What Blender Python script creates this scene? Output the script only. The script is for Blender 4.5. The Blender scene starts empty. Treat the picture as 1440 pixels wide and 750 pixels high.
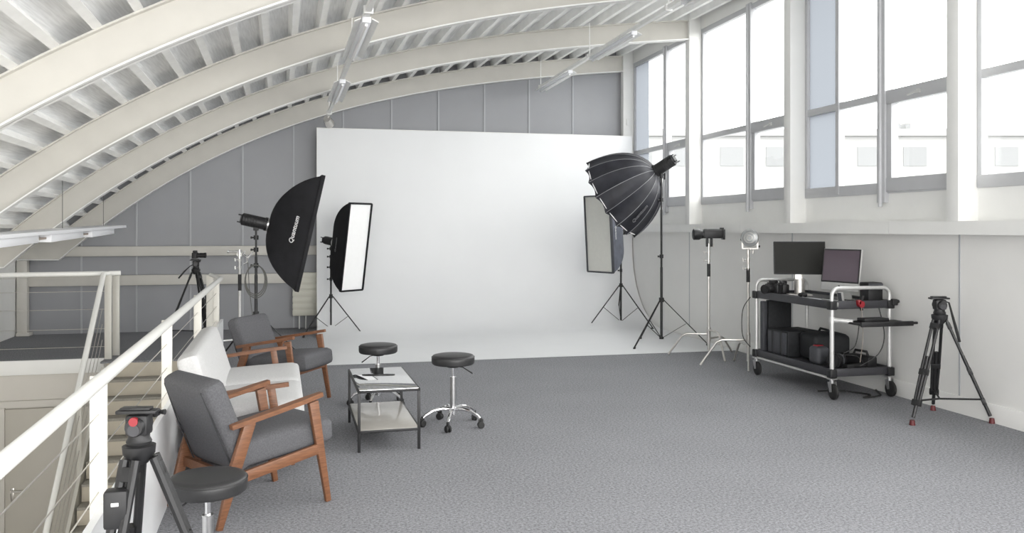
import bpy, bmesh, math, random
from mathutils import Vector, Matrix, Euler
random.seed(4)
PI = math.pi
SC = bpy.context.scene
COL = SC.collection
V = Vector
R = math.radians

# ------------------------------------------------------------------ materials
def mat(name, col, rough=.6, metal=0., noise=0., nscale=20., bump=0., bscale=200., spec=.5, stretch=None, coat=0.):
    m = bpy.data.materials.new(name); m.use_nodes = True
    nt = m.node_tree; p = nt.nodes['Principled BSDF']
    p.inputs['Base Color'].default_value = (*col, 1)
    p.inputs['Roughness'].default_value = rough
    p.inputs['Metallic'].default_value = metal
    p.inputs['Specular IOR Level'].default_value = spec
    p.inputs['Coat Weight'].default_value = coat
    tc = nt.nodes.new('ShaderNodeTexCoord'); mp = nt.nodes.new('ShaderNodeMapping')
    nt.links.new(tc.outputs['Object'], mp.inputs['Vector'])
    if stretch: mp.inputs['Scale'].default_value = stretch
    if noise > 0:
        n = nt.nodes.new('ShaderNodeTexNoise'); n.inputs['Scale'].default_value = nscale
        n.inputs['Detail'].default_value = 6
        nt.links.new(mp.outputs[0], n.inputs['Vector'])
        r = nt.nodes.new('ShaderNodeValToRGB')
        lo = [max(0, c*(1-noise)) for c in col]; hi = [min(1, c*(1+noise)) for c in col]
        r.color_ramp.elements[0].color = (*lo, 1); r.color_ramp.elements[1].color = (*hi, 1)
        r.color_ramp.elements[0].position = .32; r.color_ramp.elements[1].position = .68
        nt.links.new(n.outputs['Fac'], r.inputs[0]); nt.links.new(r.outputs[0], p.inputs['Base Color'])
    if bump > 0:
        n2 = nt.nodes.new('ShaderNodeTexNoise'); n2.inputs['Scale'].default_value = bscale
        n2.inputs['Detail'].default_value = 3
        nt.links.new(mp.outputs[0], n2.inputs['Vector'])
        b = nt.nodes.new('ShaderNodeBump'); b.inputs['Strength'].default_value = bump
        b.inputs['Distance'].default_value = .004
        nt.links.new(n2.outputs['Fac'], b.inputs['Height']); nt.links.new(b.outputs[0], p.inputs['Normal'])
    return m

def glass(name, tint, gloss=.08, rough=0.02):
    m = bpy.data.materials.new(name); m.use_nodes = True
    nt = m.node_tree; nt.nodes.remove(nt.nodes['Principled BSDF'])
    out = nt.nodes['Material Output']
    t = nt.nodes.new('ShaderNodeBsdfTransparent'); t.inputs[0].default_value = (*tint, 1)
    g = nt.nodes.new('ShaderNodeBsdfGlossy'); g.inputs['Roughness'].default_value = rough
    g.inputs[0].default_value = (.95, .95, .95, 1)
    mx = nt.nodes.new('ShaderNodeMixShader'); mx.inputs[0].default_value = gloss
    nt.links.new(t.outputs[0], mx.inputs[1]); nt.links.new(g.outputs[0], mx.inputs[2])
    nt.links.new(mx.outputs[0], out.inputs[0])
    return m

M = {}
M['white'] = mat('white_paint', (.80, .80, .78), .55, noise=.02, nscale=3)
M['cyc'] = mat('white_sweep', (.755, .765, .775), .5, noise=.01, nscale=2)
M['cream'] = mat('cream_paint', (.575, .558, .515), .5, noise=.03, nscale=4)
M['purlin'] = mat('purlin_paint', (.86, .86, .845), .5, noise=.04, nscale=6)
M['deck'] = mat('roof_deck', (.88, .885, .89), .55, noise=.10, nscale=9, stretch=(8, .35, 8))
M['grey_wall'] = mat('grey_panel', (.30, .306, .322), .45, noise=.03, nscale=2)
M['seam'] = mat('panel_seam', (.42, .43, .45), .5)
M['lowwall'] = mat('warm_white_wall', (.76, .755, .735), .6, noise=.02, nscale=2)
M['stairwall'] = mat('stairwell_wall', (.60, .575, .53), .7, noise=.02, nscale=3)
M['door'] = mat('door_beige', (.50, .475, .42), .5, noise=.02, nscale=3)
M['rail'] = mat('rail_enamel', (.60, .585, .535), .35, noise=.02, nscale=5)
M['handrail'] = mat('handrail_enamel', (.82, .82, .79), .25)
M['parapet'] = mat('parapet_white', (.85, .86, .87), .3, noise=.01)
M['winframe'] = mat('window_aluminium', (.50, .505, .52), .4, noise=.02, nscale=8)
M['steel'] = mat('brushed_steel', (.62, .62, .62), .28, 1., noise=.06, nscale=40)
M['chrome'] = mat('chrome', (.85, .85, .86), .12, 1.)
M['nickel'] = mat('satin_nickel', (.62, .60, .57), .32, .9, noise=.05, nscale=30)
M['alu'] = mat('pale_aluminium', (.62, .62, .61), .38, .5, noise=.03, nscale=30)
M['black'] = mat('black_plastic', (.011, .011, .012), .5, noise=.2, nscale=40)
M['blackmetal'] = mat('black_metal', (.016, .016, .017), .45, .1, noise=.15, nscale=30)
M['blackcloth'] = mat('black_softbox_cloth', (.009, .009, .011), .65, noise=.25, nscale=9, bump=.15, bscale=60, spec=.25)
M['octacloth'] = mat('charcoal_umbrella_cloth', (.025, .0255, .032), .5, noise=.3, nscale=6, bump=.3, bscale=25, spec=.3)
M['greycloth'] = mat('blue_grey_cloth', (.13, .14, .175), .5, noise=.15, nscale=10)
M['silver'] = mat('silver_thread', (.30, .30, .31), .4, .3)
M['diffuser'] = mat('diffuser_white', (.86, .86, .86), .7, noise=.01)
M['diffuser2'] = mat('diffuser_grey_white', (.62, .62, .58), .7, noise=.02)
M['leather'] = mat('black_leather', (.022, .022, .023), .42, noise=.1, nscale=30, bump=.12, bscale=180)
M['fabric'] = mat('charcoal_fabric', (.105, .105, .112), .9, noise=.16, nscale=120, bump=.35, bscale=500, spec=.2)
M['sofafab'] = mat('light_grey_fabric', (.56, .56, .56), .9, noise=.06, nscale=90, bump=.3, bscale=400, spec=.2)
M['piping'] = mat('dark_piping', (.03, .03, .033), .8)
M['wood'] = mat('teak_wood', (.18, .078, .038), .42, noise=.25, nscale=9, stretch=(1.5, 14, 14))
M['rubber'] = mat('black_rubber', (.015, .015, .015), .6)
M['red'] = mat('red_plastic', (.26, .012, .02), .4)
M['darkred'] = mat('dark_red_rubber', (.10, .010, .012), .5)
M['screen'] = mat('screen_black', (.022, .022, .02), .7, spec=.2)
M['screen2'] = mat('screen_glossy', (.09, .066, .085), .2, noise=.04, nscale=3, coat=.3)
M['paper'] = mat('paper_white', (.82, .83, .86), .6)
M['bag'] = mat('black_bag_cloth', (.012, .013, .015), .7, noise=.3, nscale=30, bump=.3, bscale=150)
M['case'] = mat('grey_case_cloth', (.055, .057, .065), .6, noise=.1, nscale=30)
M['cartgrey'] = mat('cart_rail_grey', (.035, .035, .040), .45, noise=.1, nscale=20)
M['mat_top'] = mat('cart_top', (.05, .05, .055), .4)
M['lens'] = mat('frosted_lens', (.25, .26, .26), .2, .3)
M['cable'] = mat('cable_black', (.02, .02, .02), .5)
M['cablegrey'] = mat('cable_grey', (.12, .12, .11), .5)
M['glass'] = glass('clear_window_glass', (.97, .98, .98), .04)
def frosted(name, col):
    m = bpy.data.materials.new(name); m.use_nodes = True
    nt = m.node_tree; nt.nodes.remove(nt.nodes['Principled BSDF'])
    t = nt.nodes.new('ShaderNodeBsdfTranslucent'); t.inputs[0].default_value = (*col, 1)
    nt.links.new(t.outputs[0], nt.nodes['Material Output'].inputs[0]); return m
M['blueglass'] = frosted('pale_blue_frosted_pane', (.122, .133, .147))
M['tableglass'] = glass('table_glass', (.9, .92, .92), .86, .03)
M['shelf'] = mat('frosted_shelf', (.44, .42, .385), .25, noise=.02, coat=.3)
M['radiator'] = mat('radiator_cream', (.72, .71, .62), .4)
M['tray'] = mat('tray_white', (.84, .85, .88), .4)
M['tread'] = mat('grey_tread', (.30, .285, .25), .8, noise=.1, nscale=80)
M['riser'] = mat('beige_riser', (.50, .455, .37), .6, noise=.04, nscale=8)
M['ext'] = mat('facade_white', (.25, .25, .247), .8)
M['extwin'] = mat('facade_window', (.155, .158, .16), .5)
M['extground'] = mat('pale_ground', (.3, .3, .3), .9)
M['brown'] = mat('bracket_brown', (.33, .28, .24), .6)
M['orange'] = mat('label_white', (.7, .7, .7), .5)

# carpet: fine salt-and-pepper loop pile
def carpet():
    m = bpy.data.materials.new('grey_carpet'); m.use_nodes = True
    nt = m.node_tree; p = nt.nodes['Principled BSDF']
    p.inputs['Roughness'].default_value = .95; p.inputs['Specular IOR Level'].default_value = .15
    tc = nt.nodes.new('ShaderNodeTexCoord')
    n1 = nt.nodes.new('ShaderNodeTexNoise'); n1.inputs['Scale'].default_value = 62; n1.inputs['Detail'].default_value = 5
    n1.inputs['Roughness'].default_value = .85
    n2 = nt.nodes.new('ShaderNodeTexNoise'); n2.inputs['Scale'].default_value = 1.2; n2.inputs['Detail'].default_value = 3
    for n in (n1, n2): nt.links.new(tc.outputs['Object'], n.inputs['Vector'])
    r = nt.nodes.new('ShaderNodeValToRGB')
    r.color_ramp.elements[0].position = .36; r.color_ramp.elements[0].color = (.118, .120, .128, 1)
    r.color_ramp.elements[1].position = .64; r.color_ramp.elements[1].color = (.375, .378, .40, 1)
    nt.links.new(n1.outputs['Fac'], r.inputs[0])
    r2 = nt.nodes.new('ShaderNodeValToRGB')
    r2.color_ramp.elements[0].color = (.88, .88, .88, 1); r2.color_ramp.elements[1].color = (1.1, 1.1, 1.1, 1)
    nt.links.new(n2.outputs['Fac'], r2.inputs[0])
    mx = nt.nodes.new('ShaderNodeMix'); mx.data_type = 'RGBA'; mx.blend_type = 'MULTIPLY'
    mx.inputs[0].default_value = 1
    nt.links.new(r.outputs[0], mx.inputs[6]); nt.links.new(r2.outputs[0], mx.inputs[7])
    nt.links.new(mx.outputs[2], p.inputs['Base Color'])
    b = nt.nodes.new('ShaderNodeBump'); b.inputs['Strength'].default_value = .3; b.inputs['Distance'].default_value = .005
    nt.links.new(n1.outputs['Fac'], b.inputs['Height']); nt.links.new(b.outputs[0], p.inputs['Normal'])
    return m
M['carpet'] = carpet()

# ------------------------------------------------------------------ mesh builder
class MB:
    def __init__(s):
        s.bm = bmesh.new()
    def box(s, x0, x1, y0, y1, z0, z1, bev=0, seg=2, mtx=None, bulge=None):
        t = bmesh.new()
        bmesh.ops.create_cube(t, size=1)
        for v in t.verts:
            v.co = V(((x0+x1)/2 + v.co.x*(x1-x0), (y0+y1)/2 + v.co.y*(y1-y0), (z0+z1)/2 + v.co.z*(z1-z0)))
        if bev: bmesh.ops.bevel(t, geom=t.edges[:], offset=bev, segments=seg, profile=.5, affect='EDGES')
        s._merge(t, mtx); return s
    def cushion(s, w, d, h, r=.04, puff=.02, mtx=None, n=12):
        """soft padded block centred on the origin, w along x, d along y, h along z"""
        t = bmesh.new()
        bmesh.ops.create_cube(t, size=2)
        bmesh.ops.subdivide_edges(t, edges=t.edges[:], cuts=n, use_grid_fill=True)
        hw, hd, hh = w/2, d/2, h/2
        for v in t.verts:
            c = v.co
            # even spacing close to the edges
            f = lambda a: math.copysign(1-(1-abs(a))**1.0, a)
            p = V((f(c.x)*hw, f(c.y)*hd, f(c.z)*hh))
            q = V((max(-hw+r, min(hw-r, p.x)), max(-hd+r, min(hd-r, p.y)), max(-hh+r, min(hh-r, p.z))))
            dlt = p-q
            if dlt.length > 1e-6: p = q + dlt.normalized()*r
            u = (1-(p.x/hw)**2); vv = (1-(p.y/hd)**2); ww = (1-(p.z/hh)**2)
            sg = lambda a: math.copysign(min(1, abs(a)*1.6), a)
            p.z += puff*max(0, u*vv)*sg(c.z) if abs(c.z) > .3 else 0
            v.co = p
        s._merge(t, mtx); return s
    def cyl(s, p0, p1, r0, r1=None, n=16, cap=True):
        p0 = V(p0); p1 = V(p1); r1 = r0 if r1 is None else r1
        d = p1-p0; L = d.length
        if L < 1e-6: return s
        q = d.to_track_quat('Z', 'Y').to_matrix().to_4x4()
        t = bmesh.new()
        bmesh.ops.create_cone(t, cap_ends=cap, segments=n, radius1=r0, radius2=r1, depth=L)
        s._merge(t, Matrix.Translation((p0+p1)/2) @ q); return s
    def bar(s, p0, p1, w, h, up=(0, 0, 1), w1=None, h1=None, bev=0):
        """rectangular bar between two points; w sideways, h along up"""
        p0 = V(p0); p1 = V(p1); d = (p1-p0).normalized(); up = V(up)
        sd = d.cross(up).normalized(); u2 = sd.cross(d).normalized()
        w1 = w if w1 is None else w1; h1 = h if h1 is None else h1
        t = bmesh.new(); vs = []
        for p, a, b in ((p0, w, h), (p1, w1, h1)):
            for i, j in ((-1, -1), (1, -1), (1, 1), (-1, 1)):
                vs.append(t.verts.new(p + sd*(i*a/2) + u2*(j*b/2)))
        t.faces.new(vs[:4][::-1]); t.faces.new(vs[4:])
        for k in range(4):
            t.faces.new((vs[k], vs[(k+1) % 4], vs[4+(k+1) % 4], vs[4+k]))
        if bev: bmesh.ops.bevel(t, geom=t.edges[:], offset=bev, segments=2, profile=.5, affect='EDGES')
        s._merge(t, None); return s
    def tube(s, pts, r, n=10, closed=False):
        pts = [V(p) for p in pts]; rs = r if isinstance(r, (list, tuple)) else [r]*len(pts)
        t = bmesh.new(); rings = []; N = len(pts); prev = None
        for i, p in enumerate(pts):
            a = pts[i-1] if (i > 0 or closed) else p
            b = pts[(i+1) % N] if (i < N-1 or closed) else p
            d = (b-a).normalized()
            if prev is None:
                x = d.orthogonal().normalized()
            else:
                x = (prev - d*prev.dot(d)).normalized()
            prev = x; y = d.cross(x)
            rings.append([t.verts.new(p + (x*math.cos(2*PI*k/n) + y*math.sin(2*PI*k/n))*rs[i]) for k in range(n)])
        for i in range(N-1 + (1 if closed else 0)):
            A = rings[i]; B = rings[(i+1) % N]
            for k in range(n): t.faces.new((A[k], A[(k+1) % n], B[(k+1) % n], B[k]))
        if not closed:
            t.faces.new(rings[0][::-1]); t.faces.new(rings[-1])
        s._merge(t, None); return s
    def lathe(s, prof, n=32, mtx=None):
        """prof: list of (radius, z) about local z"""
        t = bmesh.new(); rings = []
        for r, z in prof:
            if r < 1e-5: rings.append([t.verts.new((0, 0, z))])
            else: rings.append([t.verts.new((r*math.cos(2*PI*k/n), r*math.sin(2*PI*k/n), z)) for k in range(n)])
        for A, B in zip(rings, rings[1:]):
            if len(A) == 1 and len(B) == 1: continue
            for k in range(n):
                k2 = (k+1) % n
                if len(A) == 1: t.faces.new((A[0], B[k2], B[k]))
                elif len(B) == 1: t.faces.new((A[k], A[k2], B[0]))
                else: t.faces.new((A[k], A[k2], B[k2], B[k]))
        bmesh.ops.recalc_face_normals(t, faces=t.faces[:])
        s._merge(t, mtx); return s
    def prism(s, poly, axis, a, b):
        """extrude a 2D polygon: axis 'y' takes (x,z), 'x' takes (y,z), 'z' takes (x,y)"""
        f = {'y': lambda p, t: (p[0], t, p[1]), 'x': lambda p, t: (t, p[0], p[1]), 'z': lambda p, t: (p[0], p[1], t)}[axis]
        t = bmesh.new()
        A = [t.verts.new(f(p, a)) for p in poly]; B = [t.verts.new(f(p, b)) for p in poly]
        t.faces.new(A); t.faces.new(B[::-1]); n = len(poly)
        for k in range(n): t.faces.new((A[k], B[k], B[(k+1) % n], A[(k+1) % n]))
        bmesh.ops.recalc_face_normals(t, faces=t.faces[:])
        s._merge(t, None); return s
    def strip(s, A, B_, y0, y1, sh=None):
        """solid between two matching (x,z) polylines, extruded in y; sh(y) shifts x"""
        sh = sh or (lambda y: 0); t = bmesh.new(); n = len(A)
        v = [[t.verts.new((p[0]+sh(y), y, p[1])) for p in L] for y in (y0, y1) for L in (A, B_)]
        a0, b0, a1, b1 = v
        for k in range(n-1):
            for P, Q in ((a0, b0), (b1, a1), (a1, a0), (b0, b1)):
                t.faces.new((P[k], P[k+1], Q[k+1], Q[k]))
        t.faces.new((a0[0], b0[0], b1[0], a1[0])); t.faces.new((a0[-1], a1[-1], b1[-1], b0[-1]))
        bmesh.ops.recalc_face_normals(t, faces=t.faces[:])
        s._merge(t, None); return s
    def quad(s, *ps):
        s.bm.faces.new([s.bm.verts.new(p) for p in ps]); return s
    def _merge(s, t, mtx):
        if mtx is not None: bmesh.ops.transform(t, matrix=mtx, verts=t.verts[:])
        me = bpy.data.meshes.new('tmp'); t.to_mesh(me); t.free()
        s.bm.from_mesh(me); bpy.data.meshes.remove(me)
    def build(s, name, m, parent=None, smooth=35, loc=None):
        me = bpy.data.meshes.new(name); s.bm.to_mesh(me); s.bm.free()
        me.materials.append(m)
        o = bpy.data.objects.new(name, me); COL.objects.link(o)
        for p in me.polygons: p.use_smooth = True
        me.set_sharp_from_angle(angle=R(smooth))
        if loc: o.location = loc
        if parent is not None: o.parent = parent
        return o

def thing(name, label, cat, loc=(0, 0, 0), rz=0, group=None):
    o = bpy.data.objects.new(name, None); COL.objects.link(o)
    o.empty_display_size = .1
    o.location = loc; o.rotation_euler = (0, 0, R(rz)); o['label'] = label; o['category'] = cat
    if group: o['group'] = group
    return o
def tag(o, label, cat, group=None, kind=None):
    o['label'] = label; o['category'] = cat
    if group: o['group'] = group
    if kind: o['kind'] = kind
    return o
def struct(o, label=None, cat=None):
    o['kind'] = 'structure'
    if label: o['label'] = label
    if cat: o['category'] = cat
    return o
def dup(root, loc, rz, label, group=None, cat=None):
    r = root.copy(); COL.objects.link(r); r.location = loc; r.rotation_euler = (0, 0, R(rz)); r['label'] = label
    for ch in list(root.children):
        c = ch.copy(); COL.objects.link(c); c.parent = r
        for g in ch.children:
            d = g.copy(); COL.objects.link(d); d.parent = c
    return r
def text_part(word, size, m, parent, mtx, shear=.25, name='lettering'):
    cu = bpy.data.curves.new('t', 'FONT'); cu.body = word; cu.size = size; cu.extrude = .001; cu.shear = shear; 
    cu.align_x = 'CENTER'; cu.align_y = 'CENTER'; cu.resolution_u = 3
    tmp = bpy.data.objects.new('t', cu); COL.objects.link(tmp)
    dg = bpy.context.evaluated_depsgraph_get(); dg.update()
    me = bpy.data.meshes.new_from_object(tmp.evaluated_get(dg))
    bpy.data.objects.remove(tmp); bpy.data.curves.remove(cu)
    bb = bmesh.new()                       # heavier strokes: overlapping copies slightly offset
    for dx, dy in ((0, 0), (1, 0), (-1, 0), (0, 1), (0, -1)):
        m2 = me.copy(); m2.transform(Matrix.Translation((dx*size*.028, dy*size*.028, 0))); bb.from_mesh(m2); bpy.data.meshes.remove(m2)
    bb.to_mesh(me); bb.free()
    me.transform(mtx); me.materials.clear(); me.materials.append(m); me.name = name
    o = bpy.data.objects.new(name, me); COL.objects.link(o); o.parent = parent
    return o

# ------------------------------------------------------------------ dimensions
CH = 1.6                     # lens height
TH = math.atan(290/1200)     # camera turned this much towards the window wall
FWD = V((math.sin(TH), math.cos(TH), 0)); RGT = V((math.cos(TH), -math.sin(TH), 0)); UP = V((0, 0, 1))
XL, XR = -4.2, 5.52
YB = 14.25
YN = -1.6
BEAMY = [6.24, 8.83, 11.48, 14.12]
RB = lambda Y: -.709 - (Y-2.27)*.0291     # centre line of the near railing

# roof arch: underside of the beams
BP = [(-3.61, 1.13), (-3.27, 1.43), (-2.84, 1.78), (-2.44, 2.06), (-1.71, 2.53), (-.95, 2.95), (-.2, 3.26), (.58, 3.52),
      (1.35, 3.73), (2.13, 3.90), (2.89, 4.04), (3.67, 4.16), (4.5, 4.27), (5.31, 4.34)]
def fit(pts, deg=4):
    n = deg+1
    A = [[sum(x**(i+j) for x, _ in pts) for j in range(n)] + [sum(y*x**i for x, y in pts)] for i in range(n)]
    for i in range(n):
        p = max(range(i, n), key=lambda r: abs(A[r][i])); A[i], A[p] = A[p], A[i]
        for r in range(n):
            if r != i:
                f = A[r][i]/A[i][i]; A[r] = [a-f*b for a, b in zip(A[r], A[i])]
    return [A[i][n]/A[i][i] for i in range(n)]
CO = fit(BP)
def B(x): return sum(c*x**i for i, c in enumerate(CO))
def dB(x): return sum(i*c*x**(i-1) for i, c in enumerate(CO) if i)
def off(x, d):
    s = dB(x); L = math.hypot(1, s)
    return (x - s/L*d, B(x) + 1/L*d)
def depth(x): return .285
SH = lambda Y: .027*(14.12-Y)        # the vault runs at a slight angle to the window wall
def top_at(X, extra=0.):
    """height above world X of the beam top plus extra"""
    lo, hi = X-.6, X+1.2
    for _ in range(40):
        m = (lo+hi)/2
        if off(m, depth(m)+extra)[0] < X: lo = m
        else: hi = m
    return off(lo, depth(lo)+extra)[1], lo

# ------------------------------------------------------------------ ROOM SHELL
def build_shell():
    # upper floor with the stairwell opening
    b = MB()
    b.prism([(RB(YN), YN), (XR+.1, YN), (XR+.1, YB), (XL, YB), (XL, 11.44), (-2.40, 11.42), (-2.40, 11.12), (RB(11.12), 11.12)], 'z', 0, -.02)
    struct(b.build('floor', M['carpet']), 'grey loop pile carpet floor of the gallery', 'floor')
    b = MB(); b.box(XL-1, 0, YN, 11.6, -2.7, -2.62)
    struct(b.build('floor', M['stairwall']), 'pale floor at the foot of the stairwell', 'floor')
    # stairwell wall under the landing, with fascia
    b = MB(); b.box(XL-.3, -.7, 11.45, 11.55, -2.62, -.021); b.prism([(RB(YN)-.03, YN), (RB(YN)+.2, YN), (RB(11.5)+.2, 11.5), (RB(11.5)-.03, 11.5)], 'z', -2.62, -.021)
    struct(b.build('wall_stairwell', M['stairwall']), 'beige stairwell wall below the gallery edge', 'wall')
    b = MB(); b.box(XL, -2.42, 11.41, 11.449, -.17, .004, .004)
    struct(b.build('trim_1', M['white']), 'white fascia strip along the far gallery edge', 'trim')
    # lower door
    d = thing('door_1', 'beige door at the bottom of the stairwell', 'door', (-3.52, 11.45, -2.62)); d['kind'] = 'structure'
    f = MB(); f.box(-.1, -.0, -.05, -.002, 0, 2.06); f.box(.92, 1.02, -.05, -.002, 0, 2.06); f.box(-.1, 1.02, -.05, -.002, 2.062, 2.14)
    f.build('door_frame', M['stairwall'], d)
    lf = MB(); lf.box(.0, .92, -.03, .01, .01, 2.04, .003); leaf = lf.build('door_leaf', M['door'], d)
    h = MB(); h.cyl((.08, -.03, 1.06), (.08, -.09, 1.06), .012); h.tube([(.08, -.085, 1.06), (.13, -.09, 1.06), (.22, -.088, 1.055)], .010)
    h.box(.06, .10, -.036, -.03, .93, 1.09, .004)
    h.build('door_handle', M['nickel'], leaf)
    # gable wall: grey cladding
    b = MB(); b.box(XL-.3, 5.9, YB-.02, YB+.12, -.2, 5.3)
    w = struct(b.build('wall_back', M['grey_wall']), 'grey panelled gable wall', 'wall')
    s = MB()
    for k in range(-6, 7):
        X = .597 + .786*k
        if X < 5.3: s.box(X-.012, X+.012, YB-.034, YB-.018, 0, 5.2)
    s.build('panel_seam', M['seam'], w)
    for i, (z0, z1) in enumerate(((1.18, 1.33), (.73, .885))):
        b = MB(); b.box(-4.1, .5, YB-.12, YB-.035, z0, z1, .006)
        struct(b.build('trim_%d' % (i+2), M['cream']), ['upper cream rail along the grey gable wall', 'lower cream rail along the grey gable wall'][i], 'trim')
    # left wall
    b = MB(); b.box(XL-.15, XL, YN, YB, -2.62, 1.6)
    struct(b.build('wall_left', M['white']), 'low white side wall under the roof eave', 'wall')
    # right wall below the ledge
    b = MB(); b.box(XR, XR+.25, YN, YB, -.1, 1.62)
    for Y in (3.7, 6.29, 8.91, 11.66): pass
    w = struct(b.build('wall_right', M['lowwall']), 'white panelled wall below the windows', 'wall')
    s = MB()
    for Y in (3.7, 6.29, 8.91, 11.66): s.box(XR-.004, XR+.002, Y-.009, Y+.009, .15, 1.55)
    s.build('panel_joint', M['seam'], w)
    b = MB(); b.prism([(XR+.01, 0), (XR-.02, 0), (XR-.02, .135), (XR-.012, .15), (XR+.01, .15)], 'y', YN, 10.2)
    struct(b.build('baseboard_right', M['lowwall']), 'painted baseboard under the window wall', 'baseboard')
    b = MB()
    for y0, y1 in ((YN, 4.2), (4.204, 7.05), (7.054, 9.9), (9.904, 12.7), (12.704, 13.95)):
        b.box(XR-.13, XR+.2, y0, y1, 1.55, 1.665)
    struct(b.build('trim_4', M['white']), 'deep white ledge running under the windows', 'trim')
    # wall between ledge and window, header above the windows
    b = MB(); b.box(5.60, 5.78, YN, YB, 1.6, 1.96)
    struct(b.build('wall_right_sill', M['white']), 'white strip of wall between ledge and windows', 'wall')
    b = MB(); b.box(5.58, 5.78, YN, YB, 4.5, 5.05)
    struct(b.build('wall_right_header', M['white']), 'white header above the windows', 'wall')
    # roof deck
    xs = [XL-.6 + (5.9-XL+.6)*i/60 for i in range(61)]
    lo = [(x, max(1.36, top_at(x, .105)[0])) for x in xs]
    b = MB(); b.strip(lo, [(x, z+.09) for x, z in lo], YN, YB+.1, SH)
    ceil = struct(b.build('ceiling', M['deck']), 'curved roof deck of grey corrugated sheet with white purlins', 'ceiling')
    # purlins, evenly spaced along the arch
    x = -3.98; last = None; pos = []
    acc = 0; px, pz = off(-4.3, depth(-4.3))
    xx = -4.3
    while xx < 5.6:
        xx += .01
        nx, nz = off(xx, depth(xx)); acc += math.hypot(nx-px, nz-pz); px, pz = nx, nz
        if acc >= .283: acc = 0; pos.append(xx)
    for xx in pos:
        x0, z0 = off(xx, depth(xx)-.002); sl = dB(xx); L = math.hypot(1, sl); t = (1/L, sl/L); n = (-sl/L, 1/L)
        if x0 > 5.5 or x0 < XL+.15 or z0 < 1.3: continue
        w2, hgt = .032, .11
        poly = [(x0-t[0]*w2, z0-t[1]*w2), (x0+t[0]*w2, z0+t[1]*w2), (x0+t[0]*w2+n[0]*.012, z0+t[1]*w2+n[1]*.012),
                (x0+t[0]*.012+n[0]*.012, z0+t[1]*.012+n[1]*.012), (x0+t[0]*.012+n[0]*hgt, z0+t[1]*.012+n[1]*hgt),
                (x0-t[0]*w2+n[0]*hgt, z0-t[1]*w2+n[1]*hgt)]
        p = MB(); p.prism(poly, 'y', YN, YB)
        for v in p.bm.verts: v.co.x += SH(v.co.y)
        p.build('purlin', M['purlin'], ceil, smooth=20)
build_shell()

# ------------------------------------------------------------------ ARCHED BEAMS + COLUMNS
places = ['nearest arched cream roof beam sweeping across the top left corner',
          'second arched cream roof beam from the camera',
          'third arched cream roof beam, one bay in front of the gable',
          'rearmost arched cream roof beam against the grey gable wall']
cols_l = ['nearest white steel column between the windows',
          'second white steel column from the camera between windows',
          'third white steel column, left of the middle window',
          'white steel column in the far corner beside the white backdrop']
N = 48
XS = [-3.61 + (5.41+3.61)*i/N for i in range(N+1)]
for Y, lb, cl in zip(BEAMY, places, cols_l):
    t = thing('arched_roof_beam', lb, 'beam', (0, Y, 0), 0, 'arched roof beams')
    h = SH(Y); sh = lambda y: h
    xl = XL+.02-h
    zt = max(1.38, top_at(xl)[0])
    low = [(xl, 1.13)] + [(x, B(x)) for x in XS]
    top = [(xl, zt-.012)] + [(x, max(1.38, top_at(x)[0])-.012) for x in XS]
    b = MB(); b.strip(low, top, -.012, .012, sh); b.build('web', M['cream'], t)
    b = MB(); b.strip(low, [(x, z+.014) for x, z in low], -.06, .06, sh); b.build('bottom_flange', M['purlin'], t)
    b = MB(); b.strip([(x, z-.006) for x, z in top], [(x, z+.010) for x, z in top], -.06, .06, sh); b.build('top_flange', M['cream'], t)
    b = MB()
    for k in (-3.4,):
        b.cyl((k-.28, -.016, B(k)+.14), (k-.28, .016, B(k)+.14), .03, n=14)
    b.build('bolt_hole', M['brown'], t)
    # column
    c = thing('steel_column', cl, 'column', (5.4, Y, 1.665), 0, 'steel columns between the windows')
    b = MB(); b.box(0, .21, -.07, .07, 0, 3.2, .004); b.build('column_shaft', M['white'], c)
    b = MB(); b.box(-.004, .21, -.075, .075, 2.72, 2.735); b.build('cap_plate', M['white'], c)
    if Y > 14:
        b = MB(); b.box(.05, .10, -.09, -.07, 1.75, 1.86, .004); b.build('switch', M['white'], c)
    # foot post on the left wall
for Y, lb in zip(BEAMY, ('nearest', 'second', 'third', 'rearmost')):
    if Y < 11: continue
    t = thing('foot_post', 'short cream steel post carrying the %s roof beam at the left wall' % lb, 'post', (XL+.1, Y, 0), 0)
    b = MB(); b.box(-.08, .06, -.06, .06, .0 if Y > 11.3 else -2.6, 1.125, .004); b.build('shaft', M['cream'], t)
    b = MB(); b.box(-.08, .1, -.1, .1, 0, .05, .006); b.build('base_plate', M['cream'], t)

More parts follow.
